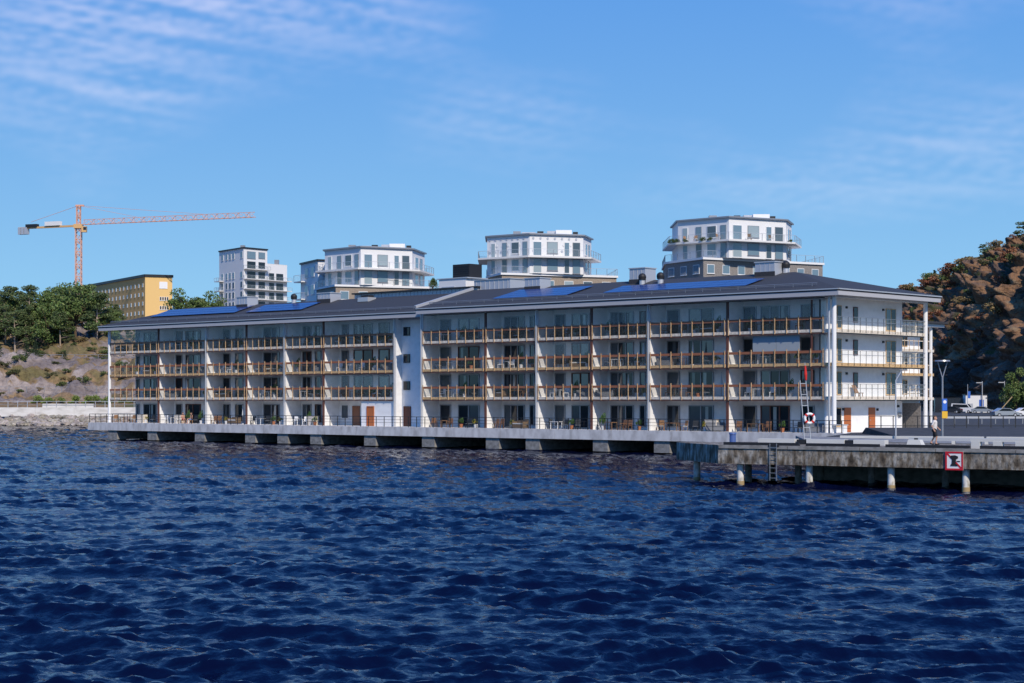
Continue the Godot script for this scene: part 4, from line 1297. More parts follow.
func make_quay():
	var t := thing("quay", "old stained concrete quay on white piles", "quay", Vector3.ZERO)
	t.position = Vector3(12.5, 0, -111.0)
	var j := Join.new()
	j.prism(plan([[12.5, 111.0], [48.0, 86.5], [53.7, 94.7], [18.5, 120.5], [10.6, 118.0]]), 1.24, 2.36)
	var o := joined(j, "quay_slab", M.quay_concrete, t)
	o.position = -t.position
	# bevelled coping along the front
	var cop := node("coping", t, Vector3.ZERO, QTURN)
	for k in 9:
		bx(cop, "coping_stone", Vector3(2.35 + 4.6 * k, 2.27, 0.02), Vector3(4.56, 0.2, 0.09), M.pier_concrete)
	for s in [1.29, -3.6, 5.83, 10.97, 15.43, 20.4, 25.6, 31.0]:
		j = Join.new()
		j.tube(Vector3(0, -2.0, 0), Vector3(0, 1.24, 0), 0.22, 0.21, 10)
		var p := joined(j, "pile", M.pile_concrete, t)
		p.position = Basis(Vector3.UP, QTURN) * Vector3(s, 0, -0.45 if s > 0 else -3.9)
		var c := Join.new()
		c.tube(Vector3(0, -0.1, 0), Vector3(0, 0.2, 0), 0.232, 0.226, 10)
		joined(c, "tide_band", M.rust_stain, p)
	for s in [0.2, 3.6, 8.4, 13.0, 18.0, 23.0]:
		for z in [-3.6, -6.8]:
			j = Join.new()
			j.tube(Vector3(0, -2.0, 0), Vector3(0, 1.24, 0), 0.22, 0.21, 10)
			joined(j, "pile", M.pier_concrete, t).position = Basis(Vector3.UP, QTURN) * Vector3(s, 0, z)
	var bw := bx(t, "light_block_wall", Basis(Vector3.UP, QTURN) * Vector3(22, 0, -8.6) + Vector3(0, 0.0, 0), Vector3(40.0, 2.5, 0.3), M.pier_concrete, QTURN)  # added behind the piles to keep light out from under the quay
	# black timber edge beams on the coping, with gaps
	for a in [[0.3, 5.3], [5.75, 10.35], [10.75, 15.75], [16.35, 21.6], [22.0, 27.6], [28.0, 34.0], [34.4, 41.0]]:
		var k := bx(self, numbered("edge_timber"), Q((a[0] + a[1]) / 2, -0.22, 2.36 + 0.10), Vector3(a[1] - a[0], 0.17, 0.2), M.black, QTURN)
		tag(k, "black timber beam lying along the quay edge", "beam", "edge timbers on the quay")
	# low concrete edging blocks further in
	for a in [[0.6, 3.1], [3.9, 6.4], [7.0, 9.0]]:
		var k := bx(self, numbered("edging_block"), Q((a[0] + a[1]) / 2, -4.4, 2.36 + 0.16), Vector3(a[1] - a[0], 0.34, 0.6), M.kerb_white, QTURN)
		tag(k, "low pale concrete edging block on the quay, near the blue mooring post", "concrete block", "edging blocks on the quay")
	for s in [3.5, 6.7]:  # black boxes filling the gaps between the pale blocks
		var k := bx(self, numbered("gap_block"), Q(s, -4.4, 2.36 + 0.15), Vector3(0.55, 0.3, 0.5), M.black, QTURN)
		tag(k, "black block filling the gap between the pale edging blocks", "rubber block", "gap blocks on the quay")
	# concrete block by the lamp post
	var cb := thing("concrete_weight", "pale sloped concrete block on the quay below the thin lamp post", "concrete block", Q(11.6, -2.6, 2.36), QTURN)
	j = Join.new()
	j.quad(Vector3(-0.5, 0, 0.3), Vector3(-0.4, 0.42, 0.22), Vector3(0.3, 0.42, 0.22), Vector3(0.5, 0, 0.3))
	j.quad(Vector3(0.5, 0, -0.3), Vector3(0.3, 0.42, -0.22), Vector3(-0.4, 0.42, -0.22), Vector3(-0.5, 0, -0.3))
	j.quad(Vector3(-0.5, 0, -0.3), Vector3(-0.4, 0.42, -0.22), Vector3(-0.4, 0.42, 0.22), Vector3(-0.5, 0, 0.3))
	j.quad(Vector3(0.5, 0, 0.3), Vector3(0.3, 0.42, 0.22), Vector3(0.3, 0.42, -0.22), Vector3(0.5, 0, -0.3))
	j.quad(Vector3(-0.4, 0.42, 0.22), Vector3(-0.4, 0.42, -0.22), Vector3(0.3, 0.42, -0.22), Vector3(0.3, 0.42, 0.22))
	joined(j, "body", M.kerb_white, cb)
	bx(cb, "lifting_eye", Vector3(0.0, 0.46, 0), Vector3(0.22, 0.1, 0.06), M.dark_metal)
	# concrete balustrade with slots
	var bar := thing("concrete_balustrade", "pale concrete balustrade with rectangular slots on the quay", "balustrade", Q(15.6, -1.1, 2.36), QTURN)
	bx(bar, "top_beam", Vector3(10.2, 0.47, 0), Vector3(20.6, 0.16, 0.34), M.kerb_white)
	for k in 17:
		bx(bar, "block", Vector3(0.2 + 1.27 * k, 0.2, 0), Vector3(0.5, 0.4, 0.38), M.kerb_white)
	bx(bar, "bottom_beam", Vector3(10.2, 0.05, 0), Vector3(20.4, 0.1, 0.30), M.kerb_white)
	# pale rail beam between the thin lamp and the walker
	var rb := thing("rail_beam", "low pale rail beam on short feet beside the walking person", "rail", Q(9.0, -9.8, 2.34), QTURN + 0.2)
	bx(rb, "beam", Vector3(4.0, 0.30, 0), Vector3(9.5, 0.2, 0.2), M.light_metal)
	for k in 5:
		bx(rb, "foot", Vector3(0.0 + 2.0 * k, 0.1, 0), Vector3(0.2, 0.2, 0.3), M.kerb_white)
	# blue mooring post
	var mp := thing("mooring_post", "short blue painted mooring post on the quay corner", "bollard", W(13.7, 113.6, 2.36))
	j = Join.new()
	j.tube(Vector3.ZERO, Vector3(0, 0.62, 0), 0.2, 0.2, 16)
	joined(j, "post", M.blue_paint, mp)
	j = Join.new()
	j.tube(Vector3(0, 0.6, 0), Vector3(0, 0.7, 0), 0.24, 0.22, 16)
	joined(j, "cap", M.blue_paint, mp)
	# quay ladder
	var ld := thing("quay_ladder", "galvanised ladder hanging on the quay face down to the water", "ladder", Q(3.75, 0.1, 0.4), QTURN)
	for x in [-0.22, 0.22]:
		bx(ld, "rail", Vector3(x, 1.0, 0), Vector3(0.035, 2.2, 0.04), M.grey_metal)
	for k in 7:
		bx(ld, "rung", Vector3(0, 0.05 + 0.3 * k, 0), Vector3(0.42, 0.03, 0.03), M.grey_metal)
	bx(ld, "bracket", Vector3(0, 1.95, -0.03), Vector3(0.7, 0.08, 0.05), M.black)
	# no-mooring sign: red frame and bar over a black bollard
	var sg := thing("mooring_sign", "square white sign with red border, black bollard and red diagonal on the quay face", "sign", Q(14.95, 0.08, 1.68), QTURN)
	bx(sg, "plate", Vector3(0, 0, 0), Vector3(1.04, 1.04, 0.03), M.sign_white)
	j = Join.new()
	j.box(Vector3(0, 0.47, 0.02), Vector3(1.04, 0.1, 0.02))
	j.box(Vector3(0, -0.47, 0.02), Vector3(1.04, 0.1, 0.02))
	j.box(Vector3(0.47, 0, 0.02), Vector3(0.1, 0.84, 0.02))
	j.box(Vector3(-0.47, 0, 0.02), Vector3(0.1, 0.84, 0.02))
	joined(j, "border", M.sign_red, sg)
	var bar2 := Join.new()
	bar2.box(Vector3.ZERO, Vector3(1.16, 0.1, 0.012))
	var b2 := joined(bar2, "diagonal_bar", M.sign_red, sg)
	b2.position.z = 0.021
	b2.rotation.z = -PI / 4
	j = Join.new()
	var bo := [Vector2(-0.2, -0.28), Vector2(0.22, -0.28), Vector2(0.2, -0.2), Vector2(0.1, -0.16), Vector2(0.12, 0.1), Vector2(0.24, 0.16), Vector2(0.22, 0.26), Vector2(0.05, 0.32), Vector2(-0.18, 0.3), Vector2(-0.26, 0.22), Vector2(-0.12, 0.08), Vector2(-0.14, -0.16), Vector2(-0.2, -0.2)]
	j.prism(PackedVector2Array(bo), 0.0, 0.012)
	var bol := joined(j, "bollard_symbol", M.black, sg)
	bol.rotation.x = PI / 2
	bol.scale.z = -1
	bol.position.z = 0.031
	bx(sg, "rope_symbol", Vector3(0.25, -0.02, 0.034), Vector3(0.2, 0.05, 0.01), M.black)

# ==================================================================== things along the quay road
func make_street_things():
	# ramp in front of the gable
	var j := Join.new()
	var r0 := W(28.6, 134.0, 2.29)
	var r1 := W(90.0, 118.0, 2.29)
	var r2 := W(95.0, 148.0, 2.86)
	var r3 := W(29.3, 151.6, 2.80)
	var back := W(95.0, 152.0, 2.28)
	var back0 := W(29.3, 153.4, 2.28)
	j.quad(r0, r3, r2, r1)
	j.quad(r3, back0, back, r2)
	j.quad(r0, back0, r3, r3)
	var o := joined(j, "ramp", M.asphalt, self)
	tag(o, "dark asphalt ramp rising beside the gable", "", "", "structure")
	# railing on the ramp
	var f := thing("ramp_railing", "dark upright bar railing along the top of the asphalt ramp", "railing", r3 + Vector3(0.2, 0, 0.3))
	var along := (r2 - r3)
	var n := 66
	for k in n:
		var p := along * (float(k) / n)
		bx(f, "post", p + Vector3(0, 0.45, 0), Vector3(0.07, 1.0, 0.07), M.dark_metal)
	for h in [0.93, 0.12]:
		bx(f, "rail", along / 2 + Vector3(0, h, 0), Vector3(along.length(), 0.06, 0.06), M.dark_metal, -atan2(along.z, along.x))
	# second, lighter guard rail towards the car park
	var g := thing("guard_rail", "galvanised guard rail in front of the parked cars", "railing", W(52.0, 215.0, 2.28))
	for k in 24:
		bx(g, "post", Vector3(1.6 * k, 0.45, 0), Vector3(0.1, 0.95, 0.1), M.grey_metal)
	bx(g, "beam", Vector3(19, 0.75, 0.07), Vector3(40, 0.25, 0.06), M.light_metal)
	# thin lamp post with a slanted arm
	var l := thing("thin_lamp_post", "thin pale lamp post with short slanted arm in front of the gable", "street lamp", W(27.6, 131.6, 2.3))
	j = Join.new()
	j.tube(Vector3.ZERO, Vector3(0, 4.2, 0), 0.06, 0.045, 8)
	joined(j, "pole", M.light_metal, l)
	j = Join.new()
	j.tube(Vector3(0, 4.18, 0), Vector3(0.42, 4.9, 0), 0.04, 0.04, 8)
	joined(j, "arm", M.light_metal, l)
	bx(l, "lamp_head", Vector3(0.55, 4.95, 0), Vector3(0.5, 0.08, 0.2), M.grey_metal)
	# lamp post with flat top and signs
	l = thing("flat_top_lamp_post", "grey lamp post with wide flat top and blue and yellow signs", "street lamp", W(31.05, 132.0, 2.3))
	j = Join.new()
	j.tube(Vector3.ZERO, Vector3(0, 4.4, 0), 0.085, 0.065, 10)
	joined(j, "pole", M.grey_metal, l)
	for s in [-1, 1]:
		j = Join.new()
		j.tube(Vector3(0, 4.35, 0), Vector3(0.36 * s, 5.58, 0), 0.045, 0.04, 8)
		joined(j, "fork_arm", M.grey_metal, l)
	j = Join.new()
	j.tube(Vector3(0, 5.56, 0), Vector3(0, 5.66, 0), 0.56, 0.52, 20)
	joined(j, "lamp_head", M.grey_metal, l)
	var bs := bx(l, "blue_sign", Vector3(0.14, 2.45, 0.11), Vector3(0.34, 0.85, 0.03), M.sign_blue)
	var bw := Join.new()
	bw.tube(Vector3(0, 0.2, 0.012), Vector3(0, 0.2, 0.022), 0.12, -1, 12)
	joined(bw, "sign_disc", M.sign_white, bs)
	bx(l, "yellow_sign", Vector3(0.14, 1.72, 0.11), Vector3(0.4, 0.5, 0.03), M.sign_yellow)
	# leaning ladder mast with furled flag and lifebuoy
	var m := thing("rescue_ladder", "tall leaning double pole rescue ladder standing on the quay", "ladder", W(18.3, 113.0, 2.36))
	for a in [[-0.22, -0.52, 3.95], [0.16, -0.18, 4.15]]:
		j = Join.new()
		j.tube(Vector3(a[0], 0, 0), Vector3(a[1], a[2], 0), 0.035, 0.03, 8)
		joined(j, "pole", M.light_metal, m)
	for k in 6:
		var h := 0.35 + 0.68 * k
		var t := h / 3.95
		j = Join.new()
		j.bar(Vector3(lerpf(-0.22, -0.52, t), h, 0), Vector3(lerpf(0.16, -0.18, t * 0.95), h, 0), 0.04)
		joined(j, "rung", M.light_metal, m)
	var fl := thing("furled_flag", "furled red flag at the top of the rescue ladder", "flag", W(18.3, 113.0, 2.36) + Vector3(-0.16, 3.95, 0.06))
	j = Join.new()
	j.tube(Vector3(0, 0, 0), Vector3(-0.02, 0.35, 0), 0.06, 0.1, 8)
	j.tube(Vector3(-0.02, 0.35, 0), Vector3(-0.04, 0.9, 0), 0.1, 0.05, 8)
	joined(j, "cloth", M.flag_red, fl)
	j = Join.new()
	j.tube(Vector3(0.02, -0.1, -0.05), Vector3(-0.06, 1.1, -0.05), 0.02, -1, 6)
	joined(j, "staff", M.light_metal, fl)
	var lb := thing("lifebuoy", "white and red lifebuoy hanging on the rescue ladder", "lifebuoy", W(18.35, 112.85, 3.95))
	var tor := TorusMesh.new()
	tor.inner_radius = 0.2
	tor.outer_radius = 0.37
	tor.rings = 20
	tor.ring_segments = 8
	var tb := mesh_of("ring", tor, M.sign_white, lb)
	tb.rotation.x = PI / 2
	for k in 4:
		var a := PI / 4 + k * PI / 2
		var band := Join.new()
		band.tube(Vector3(-0.06, 0, 0), Vector3(0.06, 0, 0), 0.098, -1, 10)
		var bo := joined(band, "band", M.flag_red, lb)
		bo.position = Vector3(cos(a), sin(a), 0) * 0.285
		bo.rotation.z = a + PI / 2
	# bench-like planter edge and white terrace table near the gable handled with the furniture

# ==================================================================== car park
func car(label: String, at: Vector3, turn: float, paint: Material, van: bool):
	var t := thing("parked_car" if not van else "parked_van", label, "car" if not van else "van", at, turn)
	var hgt := 2.0 if van else 1.45
	var prof: Array
	if van:
		prof = [Vector2(-2.3, 0.35), Vector2(2.3, 0.35), Vector2(2.35, 0.9), Vector2(1.75, 1.15), Vector2(1.1, 1.95), Vector2(-2.2, 2.05), Vector2(-2.35, 1.2)]
	else:
		prof = [Vector2(-2.15, 0.32), Vector2(2.15, 0.32), Vector2(2.2, 0.72), Vector2(1.35, 0.92), Vector2(0.6, 1.42), Vector2(-0.9, 1.48), Vector2(-1.75, 1.0), Vector2(-2.2, 0.9)]
	var j := Join.new()
	j.prism(PackedVector2Array(prof), -0.86, 0.86)
	var body := joined(j, "body", paint, t)
	body.rotation.x = -PI / 2
	var gl := Join.new()
	var gp: Array = [Vector2(1.5, 1.2), Vector2(1.05, 1.8), Vector2(-1.9, 1.88), Vector2(-2.0, 1.2)] if van else [Vector2(1.1, 0.98), Vector2(0.5, 1.36), Vector2(-0.85, 1.4), Vector2(-1.5, 1.0)]
	gl.prism(PackedVector2Array(gp), -0.875, 0.875)
	var g := joined(gl, "side_window", M.dark_pane, t)
	g.rotation.x = -PI / 2
	var ws := Join.new()
	var w0 := Vector2(1.72, 1.19) if van else Vector2(1.3, 0.965)
	var w1 := Vector2(1.14, 1.92) if van else Vector2(0.63, 1.42)
	ws.quad(Vector3(w0.x, w0.y + 0.015, 0.72), Vector3(w1.x, w1.y + 0.015, 0.66), Vector3(w1.x, w1.y + 0.015, -0.66), Vector3(w0.x, w0.y + 0.015, -0.72))
	joined(ws, "windscreen", M.dark_pane, t)
	for x in [-1.4, 1.4]:
		for z in [-0.8, 0.8]:
			var w := Join.new()
			w.tube(Vector3(0, 0, -0.11), Vector3(0, 0, 0.11), 0.32, -1, 14)
			var wh := joined(w, "wheel", M.tyre, t)
			wh.position = Vector3(x, 0.32, z)
			var rm := Join.new()
			rm.tube(Vector3(0, 0, -0.115), Vector3(0, 0, 0.115), 0.19, -1, 10)
			joined(rm, "rim", M.light_metal, wh)
	for z in [-0.6, 0.6]:
		bx(t, "headlight", Vector3(2.17 if not van else 2.33, 0.68, z), Vector3(0.08, 0.14, 0.32), M.sign_white)
		bx(t, "tail_light", Vector3(-2.18 if not van else -2.33, 0.85, z), Vector3(0.06, 0.16, 0.25), M.sign_red)

func make_car_park():
	car("white van parked beside the white shed", W(95.6, 388.0, 2.28), -0.5, M.car_white, true)
	car("silver car parked in front of the white shed", W(97.6, 380.0, 2.28), -0.3, M.car_silver, false)
	car("dark car parked beside the silver one", W(92.2, 384.0, 2.28), 2.6, M.car_dark, false)
	car("silver car parked at the foot of the rock ridge", W(80.8, 300.0, 2.28), 0.2, M.car_silver, false)
	car("white car parked behind a silver car near the green tree", W(86.0, 306.0, 2.28), 0.15, M.car_white, false)
	var s := thing("shed", "white flat roofed shed with a blue mark below the rock ridge", "shed", W(103.2, 408.0, 2.28), -0.12)
	bx(s, "wall", Vector3(0, 1.95, 0), Vector3(4.6, 3.9, 5.0), M.tower_white)
	bx(s, "roof", Vector3(0, 3.98, 0), Vector3(4.9, 0.16, 5.3), M.dark_metal)
	bx(s, "blue_mark", Vector3(1.1, 2.1, 2.52), Vector3(1.0, 1.5, 0.04), M.sign_blue)
	bx(s, "door", Vector3(-1.2, 1.0, 2.53), Vector3(0.95, 2.0, 0.05), M.duct_metal)
	bx(s, "wall_lamp", Vector3(2.2, 3.3, 2.55), Vector3(0.3, 0.2, 0.2), M.grey_metal)
	var c := thing("storage_container", "dark steel storage container beside the white shed", "container", W(97.6, 410.0, 2.28), -0.12)
	bx(c, "body", Vector3(0, 1.6, 0), Vector3(5.8, 3.2, 2.6), M.car_dark)
	for k in 18:
		bx(c, "rib", Vector3(-2.75 + 0.32 * k, 1.6, 1.33), Vector3(0.12, 3.0, 0.06), M.car_dark)
	bx(c, "frame", Vector3(0, 3.22, 0), Vector3(5.9, 0.12, 2.7), M.dark_metal)
	for a in [[106.2, 405.0, "tall grey street lamp beside the white shed"], [109.3, 398.0, "tall grey street lamp below the green tree of the ridge"]]:
		var l := thing("street_lamp", a[2], "street lamp", W(a[0] * 0.98, a[1], 2.28))
		var j := Join.new()
		j.tube(Vector3.ZERO, Vector3(0, 6.9, 0), 0.13, 0.1, 8)
		joined(j, "pole", M.light_metal, l)
		bx(l, "lamp_head", Vector3(-0.75, 6.6, 0), Vector3(1.2, 0.2, 0.5), M.light_metal)
	var b := thing("banner", "blue and white banner on a thin pole above the parked van", "banner", W(98.6, 396.0, 2.28))
	var j := Join.new()
	j.tube(Vector3.ZERO, Vector3(0, 6.2, 0), 0.07, 0.06, 8)
	joined(j, "pole", M.light_metal, b)
	bx(b, "cloth", Vector3(0.3, 3.9, 0), Vector3(0.6, 1.5, 0.04), M.sign_blue)
	bx(b, "cloth_band", Vector3(0.3, 2.9, 0), Vector3(0.6, 0.5, 0.05), M.sign_white)
	var g := thing("barrier_boom", "raised rust coloured barrier boom near the parked cars", "barrier", W(88.0, 330.0, 2.28))
	bx(g, "post", Vector3(0, 0.5, 0), Vector3(0.35, 1.0, 0.35), M.grey_metal)
	j = Join.new()
	j.bar(Vector3(0, 0.9, 0), Vector3(2.2, 3.4, 0), 0.16)
	joined(j, "boom", M.rust_stain, g)

# ==================================================================== trees and bushes
func leaf_cloud(blobs: Array, per: int, size: float, tints: Array, seed_: int, flat := 0.0) -> ArrayMesh:
	var r := RandomNumberGenerator.new()
	r.seed = seed_
	var v := PackedVector3Array()
	var nn := PackedVector3Array()
	var cc := PackedColorArray()
	for b in blobs:
		var c: Vector3 = b[0]
		var s: Vector3 = b[1]
		for k in per:
			var d := Vector3(r.randfn(), r.randfn(), r.randfn()).normalized()
			var p := c + d * s * pow(r.randf(), 0.33)
			var u := Vector3(r.randfn(), r.randfn() * (1.0 - flat), r.randfn()).normalized()
			var w := u.cross(Vector3(r.randfn(), r.randfn(), r.randfn())).normalized()
			var z := size * r.randf_range(0.6, 1.35)
			var n := u.cross(w).normalized()
			var t: Color = tints[r.randi() % tints.size()]
			var g := r.randf_range(0.7, 1.3)
			var col := Color(t.r * g, t.g * g, t.b * g)
			var q := [p - u * z, p + w * z * 0.6, p + u * z, p - w * z * 0.6]
			for i in [0, 1, 2, 0, 2, 3]:
				v.append(q[i])
				nn.append(n)
				cc.append(col)
	var arr := []
	arr.resize(Mesh.ARRAY_MAX)
	arr[Mesh.ARRAY_VERTEX] = v
	arr[Mesh.ARRAY_NORMAL] = nn
	arr[Mesh.ARRAY_COLOR] = cc
	var m := ArrayMesh.new()
	m.add_surface_from_arrays(Mesh.PRIMITIVE_TRIANGLES, arr)
	return m

# trees are modelled one metre tall and scaled
func tree_shape(kind: String, seed_: int) -> Array:
	var r := RandomNumberGenerator.new()
	r.seed = seed_
	var blobs := []
	var t := Join.new()
	match kind:
		"broad":
			t.tube(Vector3(0, -0.05, 0), Vector3(0.01, 0.45, 0), 0.025, 0.016, 7)
			for k in 20:
				var a := r.randf() * TAU
				var h := r.randf_range(0.16, 0.9)
				var rad := 0.36 * sqrt(maxf(0.05, 1.0 - pow((h - 0.52) / 0.46, 2))) * r.randf_range(0.35, 1.0)
				var p := Vector3(cos(a) * rad, h, sin(a) * rad)
				t.tube(Vector3(0, 0.2 + 0.3 * h, 0), p, 0.009, 0.004, 5)
				var s := r.randf_range(0.09, 0.17)
				blobs.append([p, Vector3(s, s * 0.75, s)])
			return [leaf_cloud(blobs, 230, 0.02, [Color(0.085, 0.145, 0.032), Color(0.11, 0.165, 0.04), Color(0.065, 0.11, 0.027), Color(0.14, 0.17, 0.05)], seed_), t.mesh(), "bark"]
		"pine":
			t.tube(Vector3(0, -0.05, 0), Vector3(0.02, 0.9, 0.01), 0.022, 0.008, 7)
			for k in 24:
				var a := r.randf() * TAU
				var h := r.randf_range(0.18, 0.97)
				var rad := (0.30 - 0.16 * maxf(0.0, h - 0.6) / 0.4) * r.randf_range(0.25, 1.0)
				var p := Vector3(cos(a) * rad, h, sin(a) * rad)
				t.tube(Vector3(0.01, h - 0.07, 0), p, 0.007, 0.003, 5)
				var s := r.randf_range(0.07, 0.14)
				blobs.append([p, Vector3(s, s * 0.5, s)])
			return [leaf_cloud(blobs, 160, 0.017, [Color(0.065, 0.105, 0.032), Color(0.085, 0.125, 0.04), Color(0.048, 0.08, 0.026), Color(0.11, 0.13, 0.042)], seed_, 0.4), t.mesh(), "pale_bark"]
		"spruce":
			t.tube(Vector3(0, -0.05, 0), Vector3(0, 0.97, 0), 0.02, 0.003, 7)
			for k in 26:
				var h := 0.12 + 0.85 * k / 25.0
				var rad := 0.24 * (1.0 - h) + 0.015
				var a := k * 2.4 + r.randf()
				var p := Vector3(cos(a) * rad * 0.7, h, sin(a) * rad * 0.7)
				blobs.append([p, Vector3(rad * 0.75 + 0.02, 0.035, rad * 0.75 + 0.02)])
			return [leaf_cloud(blobs, 60, 0.02, [Color(0.018, 0.042, 0.02), Color(0.028, 0.055, 0.025), Color(0.035, 0.06, 0.022)], seed_, 0.5), t.mesh(), "bark"]
	return []

func bush_shape(tints: Array, seed_: int) -> Array:
	var r := RandomNumberGenerator.new()
	r.seed = seed_
	var blobs := []
	var t := Join.new()
	for k in 9:
		var a := r.randf() * TAU
		var rad := r.randf_range(0.1, 0.75)
		var p := Vector3(cos(a) * rad, r.randf_range(0.15, 0.75) * (1.1 - 0.6 * rad), sin(a) * rad)
		t.tube(Vector3(0, -0.15, 0), p, 0.03, 0.01, 5)
		var s := r.randf_range(0.2, 0.42)
		blobs.append([p, Vector3(s, s * 0.7, s)])
	return [leaf_cloud(blobs, 85, 0.07, tints, seed_), t.mesh(), "bark"]

func plant(called: String, shape: Array, label: String, category: String, group: String, at: Vector3, scale: Vector3, turn: float, leaf: Material):
	var o := thing(called, label, category, at, turn, group)
	mesh_of("trunk" if category == "tree" else "stem", shape[1], M[shape[2]], o)
	mesh_of("crown", shape[0], leaf, o)
	o.scale = scale
	return o

func make_vegetation():
	var r := RandomNumberGenerator.new()
	r.seed = 77
	var shapes := {}
	for k in 3:
		shapes["broad%d" % k] = tree_shape("broad", 100 + k)
		shapes["pine%d" % k] = tree_shape("pine", 200 + k)
	shapes["spruce0"] = tree_shape("spruce", 300)
	shapes["spruce1"] = tree_shape("spruce", 301)
	# wood on the shore hill
	var spots := [[-98.5, 413.0, 14.5, "broad0"], [-103.5, 417.0, 13.5, "broad1"], [-93.5, 412.0, 11.0, "pine1"], [-109.0, 414.0, 10.5, "pine0"], [-90.5, 416.0, 7.0, "broad2"], [-114.5, 418.0, 12.0, "pine2"], [-85.5, 412.0, 6.0, "pine0"]]
	for k in 52:
		var x := r.randf_range(-146.0, -90.0)
		var d := r.randf_range(408.0, 436.0)
		spots.append([x, d, r.randf_range(7.0, 11.0) if x < -100.0 else r.randf_range(5.0, 7.5), ["pine0", "pine1", "pine2", "broad0", "broad1", "broad2"][r.randi() % 6]])
	for k in 14:
		spots.append([r.randf_range(-132.0, -96.0), r.randf_range(440.0, 470.0), r.randf_range(4.5, 6.5), ["pine0", "broad1", "broad2", "pine2"][r.randi() % 4]])
	for s in spots:
		var sc: float = s[2]
		var pine: bool = s[3].begins_with("pine")
		var label := "dark green pine on the rocky shore hill" if pine else "leafy green tree on the rocky shore hill"
		label = ("tall " if sc > 9.5 else "middling " if sc > 7.2 else "low ") + label
		if s[2] == 14.5: label = "tallest round leafy tree on the shore hill, before the crane mast"
		plant("pine_tree" if pine else "leafy_tree", shapes[s[3]], label, "tree", "pines on the shore hill" if pine else "leafy trees on the shore hill", W(s[0], s[1], shore_height(s[0], s[1]) - 0.3), Vector3(sc * r.randf_range(0.9, 1.2), sc, sc * r.randf_range(0.9, 1.2)), r.randf() * TAU, M.needle if pine else M.leaf)
	# trees beside the yellow block
	for a in [[-92.5, 520.0, 14.5], [-88.5, 524.0, 14.0], [-95.5, 590.0, 15.5], [-85.0, 520.0, 12.0]]:
		plant("leafy_tree", shapes["broad1"], "leafy tree between the yellow block and the long roof", "tree", "trees beside the yellow block", W(a[0], a[1], 23.0), Vector3(a[2] * 1.1, a[2], a[2] * 1.1), r.randf() * TAU, M.leaf)
	# young spruces and bushes on the rocks
	for a in [[-110.6, 394.0, 4.6], [-105.0, 396.0, 4.2], [-103.4, 397.0, 3.6], [-97.0, 397.0, 2.6]]:
		plant("young_spruce", shapes["spruce0"], "small dark spruce on the rock ledge of the shore hill", "tree", "small spruces on the ledge", W(a[0], a[1], shore_height(a[0], a[1]) - 0.2), Vector3(a[2] * 1.3, a[2], a[2] * 1.3), r.randf() * TAU, M.needle)
	var green := [Color(0.085, 0.12, 0.03), Color(0.11, 0.14, 0.038), Color(0.06, 0.09, 0.024)]
	var lime := [Color(0.13, 0.19, 0.03), Color(0.10, 0.16, 0.025), Color(0.16, 0.20, 0.04)]
	var rust := [Color(0.22, 0.075, 0.035), Color(0.27, 0.10, 0.045), Color(0.17, 0.06, 0.03), Color(0.24, 0.14, 0.06)]
	var straw := [Color(0.27, 0.19, 0.08), Color(0.22, 0.14, 0.06), Color(0.20, 0.16, 0.06)]
	var olive := [Color(0.06, 0.07, 0.02), Color(0.09, 0.09, 0.03), Color(0.045, 0.055, 0.018)]
	var bushes := {"green": [bush_shape(green, 1), bush_shape(green, 2)], "rust": [bush_shape(rust, 3), bush_shape(rust, 4)], "straw": [bush_shape(straw, 5), bush_shape(straw, 6)], "olive": [bush_shape(olive, 7), bush_shape(olive, 8)], "lime": [bush_shape(lime, 9)]}
	for k in 125:
		var x := r.randf_range(-128.0, -80.0)
		var d := r.randf_range(377.0, 408.0)
		if r.randf() < 0.4: d = r.randf_range(400.0, 410.0)
		var kind: String = ["green", "olive", "straw", "green"][r.randi() % 4]
		var s := r.randf_range(0.6, 1.7)
		plant(kind + "_bush" if kind != "straw" else "dry_bush", bushes[kind][r.randi() % 2], ("large " if s > 1.3 else "middling " if s > 0.95 else "small ") + {"green": "green bush on the rock face of the shore hill", "olive": "dull olive bush on the rock face of the shore hill", "straw": "dry yellow bush on the rock face of the shore hill"}[kind], "bush", kind + " bushes on the shore hill", W(x, d, shore_height(x, d) - 0.1), Vector3(s * 1.3, s, s * 1.3), r.randf() * TAU, M.leaf)
	for k in 15:
		var x := -96.0 + 2.4 * k + r.randf()
		plant("lime_bush", bushes["lime"][0], "bright green bush in the grass strip above the shore wall", "bush", "bright bushes above the shore wall", W(x, 369.0 + r.randf(), 4.3), Vector3(2.0, r.randf_range(1.5, 2.4), 1.3), r.randf() * TAU, M.leaf)
	# growth on the high ridge
	for k in 290:
		var d := r.randf_range(425.0, 660.0)
		var s := r.randf_range(0.36, 1.02) if k % 3 else r.randf_range(0.85, 1.05)
		var p := ridge_point(d, s)
		var kind: String = ["rust", "olive", "straw", "rust", "straw", "rust", "green"][r.randi() % 7]
		var z := r.randf_range(1.3, 3.3)
		plant({"rust": "rust_bush", "olive": "dark_bush", "straw": "straw_bush", "green": "leafy_bush"}[kind], bushes[kind][r.randi() % 2], ("large " if z > 2.3 else "middling " if z > 1.7 else "small ") + {"rust": "rust brown dry bush on the high rock ridge", "olive": "dark olive bush on the high rock ridge", "straw": "straw coloured dry bush on the high rock ridge", "green": "green bush on the high rock ridge"}[kind], "bush", kind + " bushes on the ridge", p + Vector3(-0.3, -0.2, 0), Vector3(z * 1.25, z, z * 1.25), r.randf() * TAU, M.leaf)
